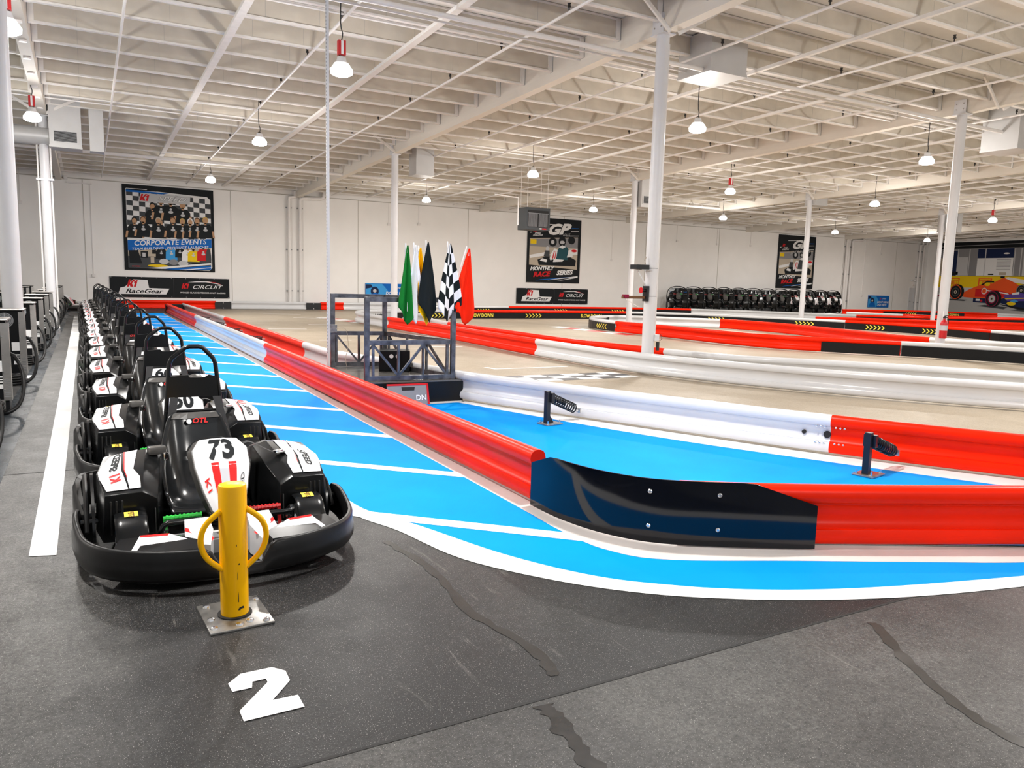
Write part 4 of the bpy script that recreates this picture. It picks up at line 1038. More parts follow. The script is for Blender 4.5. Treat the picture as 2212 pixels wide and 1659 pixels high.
w = MB(); w.cbox((-.30, -.03, 1.95), (.29, .2, .085), 'black_metal', 0, .006); w.cbox((-.2, -.03, 1.90), (.24, .18, .012), 'column'); w.bar((-.34, -.03, 1.88), (-.11, -.03, 1.58), .02, .02, 'column')
w.tube([(-.16, -.02, 2.0), (-.19, -.02, 2.08), (-.14, -.02, 2.14)], .006, 'p_tan', 5)
o = tag(w.build('scanner_shelf', sm=0), 'black box on a small white bracket on the central column', 'shelf'); o.location = (9.15, 11.3, 0)
w = MB(); w.cbox((-.40, -.04, 1.40), (.55, .05, .05), 'p_brown'); w.cbox((-.60, -.04, 1.42), (.1, .08, .06), 'p_maroon', 0, .005); w.bar((-.62, -.06, 1.37), (-.3, -.06, 1.22), .012, .012, 'pipe'); w.cbox((-.14, -.04, 1.47), (.06, .12, .28), 'black_metal', 0, .005)
w.tube([(-.14, -.05, 1.53), (-.26, -.05, 1.53)], .03, 'black_metal'); w.lathe([(.055, 0), (.055, .012)], 'p_red', 16, Matrix.Translation((-.27, -.05, 1.53)) @ Matrix.Rotation(PI / 2, 4, 'Y'))
o = tag(w.build('sensor_arm', sm=0), 'dark sensor arm with red knob sticking out left of the central column', 'sensor'); o.location = (9.15, 11.3, 0)
w = MB(); w.cbox((.10, -.10, .66), (.11, .07, .12), 'column', 0, .006); w.cbox((.15, -.1, .50), (.04, .05, .16), 'dark'); w.tube([(.15, -.1, .68), (.21, -.1, .72), (.24, -.1, .64), (.19, -.1, .6)], .005, 'dark', 5, smooth=3)
o = tag(w.build('junction_box', sm=0), 'white junction box with a cable loop low on the central column', 'junction box'); o.location = (9.15, 11.3, 0)
t = thing('fire_extinguisher', 'red fire extinguisher hanging on the right column', 'fire extinguisher', (18.93, 11.72, .50))
w = MB(); w.lathe([(.085, 0), (.095, .03), (.095, .40), (.07, .47), (.03, .50), (.03, .54)], 'lamp_red', 24, Matrix.Scale(.93, 4)); w.build('cylinder', t, 40)
w = MB(); w.lathe([(.0895, .2), (.0895, .33)], 'p_lgrey', 24); w.build('label_band', t, 40)
w = MB(); w.cbox((0, 0, .53), (.05, .05, .05), 'dark', 0, .004); w.bar((0, 0, .56), (.02, -.12, .60), .025, .018, 'dark'); w.tube([(.02, -.02, .53), (.11, -.03, .50), (.115, -.03, .3), (.10, -.03, .12)], .012, 'dark', 6, smooth=3); w.build('valve_hose', t)
w = MB(); w.cbox((-.06, .0, .62), (.16, .015, .14), 'white_ink', .5); w.build('wall_bracket', t, 0)

# ------------------------------------------------------------------ lamps
LAMPS = [(-.87, 13.9, 1, 'bright high bay lamp cut by the left edge at the top left corner'), (-.95, 21.5, 1, 'high bay lamp with red battery box left, by the round duct'),
         (3.93, 13.35, 1, 'high bay lamp with red battery box, nearest, above the flag stand'), (4.13, 21.5, 0, 'high bay lamp on a wavy cord upper left, second behind the nearest one'),
         (4.19, 31.1, 0, 'high bay lamp just above the left square poster'), (13.2, 32.0, 0, 'high bay lamp by the back wall right of the flags column'), (12.8, 22.05, 0, 'high bay lamp above the grey unit heater'),
         (20.9, 30.3, 0, 'high bay lamp above the central portrait poster'), (11.96, 13.43, 0, 'large high bay lamp right of the central column'), (20.6, 21.2, 1, 'high bay lamp with red battery box in the middle right of the central column'),
         (28.0, 29.2, 0, 'small high bay lamp above the stood-up karts, below the red boxed one'), (27.6, 20.4, 0, 'high bay lamp between the two thin right columns'), (19.65, 13.08, 0, 'large high bay lamp left of the right column'),
         (37.2, 21.2, 1, 'high bay lamp with red battery box right of the right column'), (39.1, 31.4, 0, 'high bay lamp above the downpipes right of the right poster'), (48.3, 31.6, 0, 'smallest high bay lamp near the racing mural')]
OFF = [(-.9, 4.8), (4.0, 4.8), (12.2, 4.6), (20, 4.6), (28.5, 12), (28.5, 4), (37, 12), (48, 21), (48, 12), (-8, 12), (-8, 25), (4, -4), (13, -4)]
def lamp(x, y, red, label, cord=True):
    t = thing('high_bay_lamp', label, 'ceiling lamp', (x, y, 5.06), 0, 'high bay lamps'); del t['group']
    w = MB(); w.lathe([(.05, .26), (.07, .25), (.09, .17), (.12, .155), (.12, .14)], 'lamp_body', 24); w.build('housing', t, 40)
    w = MB(); w.lathe([(.118, .142), (.185, .05), (.18, -.02), (.12, -.05)], 'lens', 24); w.build('lens', t, 40)
    zc = dz(y) - 5.06 - .02
    zb = .52 if red else .26
    w = MB(); w.tube([(0, 0, zb), (.02, 0, zb + .12), (-.015, 0, zb + .3), (0, 0, zc)], .010, 'dark', 6, smooth=3); w.build('cord', t)
    if red:
        w = MB(); w.cbox((0, 0, .40), (.13, .10, .24), 'lamp_red', 0, .008); q = w.build('battery_box', t, 0)
        w = MB(); w.cbox((0, -.052, .40), (.04, .006, .22), 'white_ink'); w.build('box_label', q, 0)
    w = MB(); w.tube([(-.05, 0, .22), (-.03, 0, .29), (.03, 0, .29), (.05, 0, .22)], .008, 'dark', 6); w.build('hook', t)
    return t
def light(x, y, e, z=4.97):
    l = bpy.data.lights.new('lamp_light', 'AREA'); l.shape = 'DISK'; l.size = .34; l.energy = e; l.color = (1., .965, .92); l.spread = math.radians(178)
    o = bpy.data.objects.new('lamp_light', l); COL.objects.link(o); o.location = (x, y, z)
for x, y, r, lb in LAMPS: lamp(x, y, r, lb)
E_LAMP = 215; E_UP = 165
def glow(x, y, e, z=4.93):
    l = bpy.data.lights.new('lamp_glow', 'POINT'); l.shadow_soft_size = .17; l.energy = e; l.color = (1., .965, .92)
    o = bpy.data.objects.new('lamp_glow', l); COL.objects.link(o); o.location = (x, y, z)
for x, y in [(a[0], a[1]) for a in LAMPS] + OFF: light(x, y, E_LAMP); glow(x, y, E_UP)
for x, y in OFF: lamp(x, y, 0, 'high bay lamp outside the frame') if False else None

# ------------------------------------------------------------------ ducts and heater
def plenum(x, y, rz, w_, d_, z0, z1, label, grille=False, lip=True):
    z1 = min(z1, dz(y) - .03)
    t = thing('air_duct_box', label, 'duct', (x, y, 0), rz)
    w = MB(); w.box(-w_ / 2, -d_ / 2, z0, w_ / 2, d_ / 2, z1, 'duct')
    w.build('casing', t, 0)
    if lip: w = MB(); w.box(-w_ / 2 - .012, -d_ / 2 - .012, z0 - .004, w_ / 2 + .012, d_ / 2 + .012, z0 + .05, 'duct'); w.build('lip', t, 0)
    if grille:
        w = MB(); gx = w_ * .42; w.box(-gx, -d_ / 2 - .02, z0 + .12, gx, -d_ / 2 + .005, z0 + .45, 'duct'); fr = w.build('grille_frame', t, 0)
        w = MB(); w.box(-gx + .05, -d_ / 2 - .023, z0 + .15, gx - .05, -d_ / 2 - .019, z0 + .42, 'gap')
        k = z0 + .16
        while k < z0 + .42: w.box(-gx + .05, -d_ / 2 - .03, k, gx - .05, -d_ / 2 - .022, k + .012, 'grille'); k += .03
        w.build('louvre', fr, 0)
    return t
plenum(11.25, 12.3, 0, .95, .95, 5.80, 6.7, 'grey sheet metal duct box hanging right of the central column head')
plenum(10.42, 25.75, 0, .66, .7, 5.22, 6.3, 'pale duct box right of the column behind the flags')
plenum(-.35, 24.95, 0, .76, .7, 4.90, 6.3, 'large pale duct box with dark grille at the upper left', True)
w = MB(); w.box(.22, 24.55, 4.87, .57, 25.0, jz(25), 'duct'); tag(w.build('air_duct_box', sm=0), 'narrow vertical duct panel right of the left grille box', 'duct')
plenum(19.62, 24.98, 0, .64, .6, 4.72, 6.3, 'duct box with grille behind the central column', True)
plenum(29.66, 24.98, 0, .8, .6, 5.5, 6.3, 'duct box at the head of the thin column by the right poster')
plenum(39.75, 24.98, 0, .68, .6, 4.84, 6.3, 'duct box with grille at the head of the column by the mural', True)
w = MB(); w.box(40.2, 24.7, 4.85, 40.6, 25.1, jz(25), 'duct'); tag(w.build('air_duct_box', sm=0), 'narrow duct panel at the head of the column by the mural', 'duct')
plenum(21.62, 12.1, 0, .95, .95, 5.40, 6.7, 'duct box cut by the right edge beside the right column')
w = MB(); w.tube([(-4.5, 24.95, 5.19), (-.74, 24.95, 5.19)], .24, 'duct', 28)
for k in range(9): w.tube([(-4.4 + k * .44, 24.95, 5.19), (-4.37 + k * .44, 24.95, 5.19)], .246, 'duct', 28)
tag(w.build('round_duct', sm=40), 'white round spiral duct at the left edge', 'duct')
t = thing('unit_heater', 'dark grey unit heater hung in front of the central portrait poster', 'heater', (14.95, 25.6, 3.60))
w = MB(); w.box(-.52, -.32, 0, .52, .32, .82, 'p_dgrey'); w.build('casing', t, 0)
t_m = M['p_dgrey']
w = MB(); w.box(-.44, -.335, .10, .44, -.32, .72, 'gap')
for k in range(2):
    for j in range(12): w.box(-.42 + k * .44 + j * .033, -.36, .11, -.412 + k * .44 + j * .033, -.33, .60, 'p_grey')
w.box(-.44, -.345, .60, .44, -.32, .62, 'p_grey'); w.build('louvre', t, 0)
w = MB(); w.cbox((.12, -.323, .05), (.09, .006, .04), 'white_ink'); w.cbox((.28, -.323, .05), (.18, .006, .04), 'p_red'); w.build('nameplate', t, 0)
for sx in (-1, 1):
    for sy_ in (-.25, .25): w = MB(); w.tube([(sx * .44, sy_, .82), (sx * .44, sy_, 2.42)], .008, 'pipe', 6); w.build('hanger_rod', t)
w = MB(); w.tube([(14.2, 25.5, 3.75), (14.2, 25.5, 4.75), (13.2, 25.5, 4.8)], .03, 'pipe', 8); tag(w.build('gas_pipe', sm=40), 'thin pipe left of the unit heater', 'pipe')

# ------------------------------------------------------------------ downpipes, wall boxes
def downpipe(x, jog, label):
    w = MB(); pts = [(x, 38.46, .35), (x, 38.46, 5.28)] + ([(x, 38.46, 5.40), (x + .28, 38.44, 5.46), (x + .28, 38.44, 5.72)] if not jog else [(x + .03, 38.46, 5.36), (x + .12, 38.46, 5.40), (x + 1.0, 38.40, 5.44), (x + 1.12, 38.40, 5.5), (x + 1.15, 38.4, 5.75)])
    w.tube(pts, .085, 'pipe', 14); w.lathe([(.10, 0), (.10, .08)], 'pipe', 14, Matrix.Translation((x, 38.46, .28)))
    for z in (.9, 2.9, 4.9): w.box(x - .14, 38.5, z, x + .14, 38.59, z + .05, 'grille')
    tag(w.build('downpipe', sm=40), label, 'pipe')
downpipe(8.72, False, 'left white downpipe of the pair right of the left poster'); downpipe(9.25, True, 'right white downpipe with a long elbow right of the left poster')
downpipe(49.35, False, 'left white downpipe of the pair by the blue sign at the right'); downpipe(49.95, True, 'right white downpipe of the pair by the blue sign at the right')
downpipe(58.05, False, 'left white downpipe beside the racing mural'); downpipe(58.55, False, 'right white downpipe beside the racing mural')
n_ = 0
places = ['far left by the left column', 'left of the left poster', 'behind the flags', 'right of the flags', 'right of the central portrait poster', 'above the left stood-up karts', 'above the middle stood-up karts', 'left of the right portrait poster', 'right of the right downpipe pair', 'between the right downpipes and the blue sign']
for (x, zt_, zb_) in ((-2.3, 5.9, 4.45), (.28, 5.35, 1.5), (13.83, 5.5, 4.5), (15.5, 5.5, 4.6), (28.1, 5.5, 3.2), (33.17, 5.5, 4.6), (36.6, 5.5, 4.55), (39.65, 5.5, 4.6), (51.6, 5.5, 1.4), (53.4, 5.4, 4.6)):
    w = MB(); w.box(x - .012, 38.57, zb_, x + .012, 38.6, zt_, 'pipe'); w.cbox((x, 38.55, zb_ - .06), (.13, .07, .13), 'pipe')
    tag(w.build('outlet_conduit', sm=0), 'thin conduit ending in a small wall box, ' + places[n_], 'conduit'); n_ += 1
w = MB(); w.box(-.6, 38.52, 5.32, .35, 38.6, 5.38, 'pipe'); w.cbox((-.62, 38.54, 5.55), (.14, .1, .16), 'pipe'); tag(w.build('surface_conduit', sm=0), 'short horizontal wall conduit above the left poster', 'conduit')
w = MB(); w.box(57.3, 38.575, .05, 58.0, 38.6, 2.05, 'white_plastic'); w.box(57.27, 38.565, 2.05, 58.03, 38.6, 2.1, 'pipe'); dd = struct(w.build('door_1', sm=0))
w = MB(); w.cbox((57.42, 38.54, 1.0), (.14, .05, .05), 'bolt'); w.build('door_handle', dd, 0)
w = MB(); w.cbox((57.7, 38.54, 2.28), (.3, .08, .12), 'pipe'); w.cbox((57.5, 38.52, 2.65), (.2, .12, .14), 'lamp_body'); w.cbox((57.9, 38.52, 2.65), (.2, .12, .14), 'lamp_body'); tag(w.build('emergency_light', sm=0), 'twin white emergency light above the door at the right', 'lamp')

# ------------------------------------------------------------------ chargers
CH = thing('battery_charger', '', 'charger')
w = MB(); w.box(-.40, 0, .14, 0, .34, 1.03, 'black_skin'); w.build('cabinet', CH, 0)
w = MB(); w.cbox((-.20, .16, 1.04), (.46, .44, .022), 'stainless', 0, .008); w.build('lid', CH, 0)
for xs in (-.40, -.02):
    w = MB(); w.box(xs - .03, -.012, .13, xs + .05, .09, 1.005, 'stainless')
    for k in range(10): w.box(xs - .015, -.015, .17 + k * .022, xs + .035, -.011, .176 + k * .022, 'grille')
    w.build('side_panel', CH, 0)
    for z in (.25, .45, .65, .85): 
        w = MB(); w.lathe([(.008, 0), (.006, .006)], 'bolt', 8, Matrix.Translation((xs - .02, -.012, z)) @ Matrix.Rotation(PI / 2, 4, 'X')); w.build('screw', CH)
w = MB(); mf = Matrix.Translation((-.21, -.004, .89)) @ Matrix.Rotation(PI / 2, 4, 'X')
w.lathe([(.105, 0), (.105, .008), (.095, .010)], 'grille', 28, mf)
for r_ in (.03, .05, .07, .09): w.tube([mf @ Vector((math.cos(a) * r_, math.sin(a) * r_, .012)) for a in [2 * PI * k / 20 for k in range(20)]], .0022, 'gap', 4, closed=True)
w.lathe([(.026, .01), (.026, .014)], 'bolt', 14, mf); w.box(-.218, -.02, .79, -.204, -.014, .99, 'bolt'); w.build('cooling_fan', CH, 40)
w = MB(); w.cbox((-.085, -.006, .52), (.12, .006, .12), 'white_ink'); w.build('rating_plate', CH, 0)
w = MB()
for z, h_ in ((.40, .016), (.37, .012), (.34, .012), (.29, .05)): w.cbox((-.085, -.006, z), (.085, .006, h_), 'white_ink')
w.build('warning_label', CH, 0)
w = MB(); w.tube([(.0, .10, .64), (.06, .06, .63), (.13, -.02, .50), (.15, -.10, .30), (.11, -.22, .12), (.0, -.30, .035), (-.12, -.20, .03)], .022, 'kmatte', 10, smooth=6); w.build('power_cable', CH)
w = MB()
for k in range(4): w.tube([(-.16 + math.cos(a) * .12, -.26 + math.sin(a) * .10, .03 + k * .035) for a in [2 * PI * j / 18 for j in range(18)]], .018, 'kmatte', 8, closed=True)
w.build('cable_coil', CH)
for xf in (-.40, -.04): w = MB(); w.box(xf, .02, 0, xf + .04, .32, .14, 'black_metal'); w.build('foot', CH, 0)
chs = [CH] + [copy_tree(CH) for _ in range(20)]
for i in range(11):
    o = chs[i]; o.location = (-.82, 7.62 + 2.62 * i, 0); o['group'] = 'battery chargers along the kart lane'
    o['label'] = 'battery charger at the left edge, nearest of the front row' if i == 0 else 'last battery charger of the front row by the back wall' if i == 10 else 'steel sided black battery charger, %s from the front in the row along the lane' % nth[i]
for i in range(10):
    o = chs[11 + i]; o.location = (-1.72, 9.2 + 2.62 * i, 0); o['group'] = 'battery chargers of the rear row'
    o['label'] = 'battery charger behind the front row, %s of the rear row' % ('nearest' if i == 0 else nth[i])
# green floor cleaner behind the chargers
t = thing('floor_cleaner', 'bright green floor cleaning machine behind the battery chargers', 'cleaning machine', (-2.45, 17.2, 0), .2)
w = MB(); w.cbox((0, 0, .75), (.75, 1.1, .9), 'green', 0, .16); w.build('body', t, 40)
w = MB(); w.cbox((0, 0, .20), (.8, 1.0, .25), 'black_metal', 0, .05); w.cbox((.0, -.1, .95), (.78, .62, .12), 'black_metal', 0, .03); w.build('skirt', t, 40)
w = MB(); w.tube([(-.36, -.58, .5), (-.36, -.58, 1.1), (-.2, -.58, 1.28), (.2, -.58, 1.28), (.36, -.58, 1.1), (.36, -.58, .5)], .025, 'black_metal', 8, smooth=3); w.build('handle', t)
w = MB(); w.cbox((-.1, -.553, 1.08), (.34, .01, .1), 'white_ink'); w.build('name_label', t, 0)
w = MB(); w.cbox((.55, .4, 1.12), (.36, .2, .1), 'black_metal', .4, .03); w.bar((.45, .4, 1.1), (.3, .3, 1.45), .05, .03, 'black_metal'); w.bar((.6, .4, 1.15), (.55, .4, 1.45), .04, .03, 'black_metal'); w.build('control_head', t, 0)

# ------------------------------------------------------------------ printed posters, banners, signs, mural
class Art:
    """flat print hanging on a wall: layers of ink a hair apart"""
    def __init__(s, ox, oz, wx, hz, y=38.57, right=False):
        s.b = MB(); s.o = (ox, oz); s.y = y; s.W = wx; s.H = hz; s.n = 0; s.right = right
    def P(s, x, y, k=None):
        k = s.n if k is None else k; d = .022 + k * .0007
        if s.right: return Vector((s.y - d, s.o[0] - x, s.o[1] + y))      # on the right wall, reading towards the camera
        return Vector((s.o[0] + x, s.y - d, s.o[1] + y))
    def board(s, mt):
        a = s.b
        if s.right: a.box(s.y - .022, s.o[0] - s.W, s.o[1], s.y - .012, s.o[0], s.o[1] + s.H, mt)
        else: a.box(s.o[0], s.y - .022, s.o[1], s.o[0] + s.W, s.y - .002, s.o[1] + s.H, mt)
    def poly(s, pts, mt, step=True):
        if step: s.n += 1
        s.b.add([s.P(*p) for p in pts], [tuple(range(len(pts)))], mt); return s
    def rect(s, x0, y0, x1, y1, mt, step=True, sh=0.): return s.poly([(x0, y0), (x1, y0), (x1 + sh, y1), (x0 + sh, y1)], mt, step)
    def ell(s, cx, cy, rx, ry, mt, n=18, step=True, a0=0., a1=2 * PI): return s.poly([(cx + rx * math.cos(a0 + (a1 - a0) * k / n), cy + ry * math.sin(a0 + (a1 - a0) * k / n)) for k in range(n)], mt, step)
    def text(s, body, x, y, h, mt, shear=0., bold=.02, width=1., align='CENTER', rise=0.):
        s.n += 1; s.b.text(body, h, lambda a, b: s.P(x + a, y + b + a * rise), mt, shear, bold, width, align); return s
    def k1(s, x, y, h, out='p_white', col='p_red', bold=.05):
        """slanted K1 mark drawn as block outlines"""
        def pts(q): return [(x + (a + .28 * b) * h, y + b * h) for a, b in q]
        K = [[(0, 0), (.26, 0), (.26, 1), (0, 1)], [(.22, .42), (.52, 1), (.86, 1), (.50, .50), (.78, 0), (.42, 0), (.22, .36)]]
        one = [[(.84, 0), (1.10, 0), (1.10, .92), (.92, .92), (.70, .68), (.70, .54), (.84, .60)]]
        if out:
            s.n += 1; g = .09
            for q in ([(-.12, -.12), (.98, -.12), (1.2, -.2), (1.24, 1.02), (.9, 1.12), (-.1, 1.12)],): s.b.add([s.P(*p) for p in pts(q)], [tuple(range(len(q)))], out)
        s.n += 1
        for q in K + one: s.b.add([s.P(*p) for p in pts(q)], [tuple(range(len(q)))], col)
        return s
    def person(s, x, y, h, shirt='p_black', skin='p_skin', hair='p_brown', arms=True):
        s.n += 1; hw = h * .34
        s.poly([(x - hw, y), (x + hw, y), (x + hw * .95, y + h * .5), (x + hw * .55, y + h * .66), (x - hw * .55, y + h * .66), (x - hw * .95, y + h * .5)], shirt, False)
        if arms:
            s.n += 1
            for sg in (-1, 1): s.poly([(x + sg * hw * .98, y + h * .02), (x + sg * hw * 1.25, y + h * .02), (x + sg * hw * 1.1, y + h * .34), (x + sg * hw * .82, y + h * .34)], skin, False)
        s.n += 1; s.ell(x, y + h * .86, h * .13, h * .165, hair, step=False); s.n += 1; s.ell(x, y + h * .82, h * .105, h * .14, skin, step=False); s.rect(x - h * .05, y + h * .62, x + h * .05, y + h * .74, skin, False)
        s.n += 1; s.ell(x, y + h * .38, h * .10, h * .06, 'p_lgrey', step=False); s.ell(x, y + h * .5, h * .05, h * .05, 'p_lgrey', step=False)
    def done(s, name, label, cat, group=None): return tag(s.b.build(name, sm=0, normals=False), label, cat, group)

# left square poster
A = Art(1.51, 1.72, 3.78, 3.74); A.board('p_black')
A.poly([(.15, .10), (3.55, .06), (3.66, .2), (3.64, 3.3), (3.5, 3.42), (.14, 3.56)], 'p_white')
A.n += 1
for r in range(10):
    for c in range(14):
        if (r + c) % 2: continue
        x = .16 + c * .25 + (r % 2) * .0; y = 1.55 + r * .215 - c * .012
        if y + .2 > 3.5: continue
        A.poly([(x, y), (x + .25, y - .012), (x + .25, y + .2), (x, y + .215)], 'p_dgrey', False)
A.poly([(.15, 3.42), (1.6, 3.40), (1.9, 3.46), (.15, 3.52)], 'p_blue').poly([(.15, 3.50), (1.4, 3.5), (1.0, 3.62), (.2, 3.62)], 'p_black').rect(.16, 3.55, 1.0, 3.575, 'p_white')
for x, y, h, hr in ((1.2, 2.05, .95, 'p_black'), (1.55, 2.25, 1.0, 'p_black'), (1.95, 2.25, 1.02, 'p_brown'), (2.45, 2.15, .98, 'p_skin')): A.person(x, y, h, hair=hr)
for x, y, h, hr in ((.45, 1.42, .90, 'p_black'), (.8, 1.48, .9, 'p_brown'), (1.42, 1.45, .92, 'p_tan'), (2.02, 1.5, .92, 'p_brown'), (2.42, 1.5, .88, 'p_blond'), (2.75, 1.5, .9, 'p_white'), (3.05, 1.55, .9, 'p_brown'), (3.4, 1.55, .95, 'p_blond')): A.person(x, y, h, hair=hr)
A.poly([(.15, .25), (3.6, .25), (3.6, 1.35), (.15, 1.2)], 'p_tan')
A.rect(.15, .10, 3.55, .62, 'p_dgrey').poly([(.2, .3), (.7, .3), (.55, .9), (.3, 1.1), (.18, 1.1)], 'p_black').rect(.65, .55, .95, .85, 'p_black').rect(.72, .6, .85, .78, 'p_lgrey').rect(.78, .9, 1.0, 1.2, 'p_skin').rect(1.12, .75, 1.28, 1.15, 'p_black').rect(1.05, .35, 1.2, .6, 'p_tan')
for x, y, h, sh, sk in ((1.5, .52, .7, 'p_black', 'p_skin'), (1.92, .5, .72, 'p_sky', 'p_skin'), (2.28, .62, .62, 'p_black', 'p_skin'), (2.62, .45, .80, 'p_white', 'p_skin'), (2.85, .45, .75, 'p_yellow', 'p_brown'), (3.28, .5, .82, 'p_red', 'p_brown')): A.person(x, y, h, sh, sk, 'p_black', False)
A.n += 1
for x, y, a, b, m_ in ((1.6, .42, .2, .12, 'p_lgrey'), (2.0, .40, .2, .13, 'p_grey'), (2.4, .36, .22, .12, 'p_lgrey'), (1.35, .22, .42, .06, 'p_yellow'), (3.5, .6, .12, .5, 'p_dgrey'), (3.0, .3, .3, .12, 'p_black')): A.ell(x, y, a, b, m_, step=False)
A.poly([(.9, .1), (3.6, .42), (3.6, .34), (1.5, .08)], 'p_white').poly([(1.6, .08), (3.6, .30), (3.6, .12), (2.6, .05)], 'p_blue').poly([(2.2, .06), (3.6, .22), (3.6, .19), (2.5, .05)], 'p_white')
A.poly([(.15, .86), (3.64, 1.12), (3.64, 1.52), (.15, 1.31)], 'p_blue')
A.text('CORPORATE EVENTS', 1.90, 1.275, .235, 'p_white', .12, .018, .98, rise=.066); A.text('TEAM BUILDING · PRODUCT LAUNCHES', 1.90, 1.03, .115, 'p_white', .12, .012, 1.12, rise=.068)
A.poly([(.62, 3.02), (2.75, 3.02), (2.78, 3.36), (.74, 3.40)], 'p_lgrey'); A.k1(.68, 3.06, .30, None, 'p_red'); A.text('SPEED', 1.98, 3.20, .19, 'p_black', .4, .05, 1.6).text('SPEED', 1.98, 3.20, .19, 'p_white', .4, .012, 1.6)
A.text('K1 SPEED', .45, .17, .05, 'p_red', .3, .01, 1.2)
A.done('wall_poster', 'square wall poster reading CORPORATE EVENTS with chequered backdrop', 'poster')

def banner(ox, oz, wx, hz, label):
    A = Art(ox, oz, wx, hz); A.board('p_black')
    s_ = wx / 5.03
    A.poly([(p[0] * s_, p[1]) for p in ((.33, .14), (2.28, .14), (2.42, .40), (1.58, .42), (1.52, .78), (.95, .80), (.60, .46), (.42, .42))], 'p_white')
    A.k1(.68 * s_, .46, .33, None, 'p_red'); A.text('RaceGear', 1.36 * s_, .27, .20, 'p_black', .35, .03, 1.38 * s_)
    A.rect(2.60 * s_, .02, 2.61 * s_, hz - .02, 'p_dgrey')
    A.k1(2.93 * s_, .42, .25, None, 'p_red'); A.text('CIRCUIT', 4.02 * s_, .50, .185, 'p_white', .35, .008, 1.32 * s_)
    A.poly([(3.2 * s_, .715), (4.0 * s_, .735), (4.72 * s_, .62), (4.5 * s_, .70), (4.1 * s_, .775), (3.6 * s_, .765)], 'p_white').poly([(4.0 * s_, .755), (4.45 * s_, .70), (4.78 * s_, .60), (4.4 * s_, .74)], 'p_red')
    A.text('WORLD CLASS OUTDOOR KART RACING', 3.86 * s_, .235, .068, 'p_white', 0, .025, 1.12 * s_)
    A.n += 1
    for k in range(9): A.ell(.06 + k * (wx - .12) / 8, .03, .014, .014, 'p_lgrey', 8, False); A.ell(.06 + k * (wx - .12) / 8, hz - .03, .014, .014, 'p_lgrey', 8, False)
    A.done('wall_banner', label, 'banner')
banner(.88, .51, 5.03, .91, 'wide black banner under the square CORPORATE EVENTS poster at the left')
banner(21.51, .44, 4.93, .89, 'wide black banner under the GP ADULT poster in the centre')

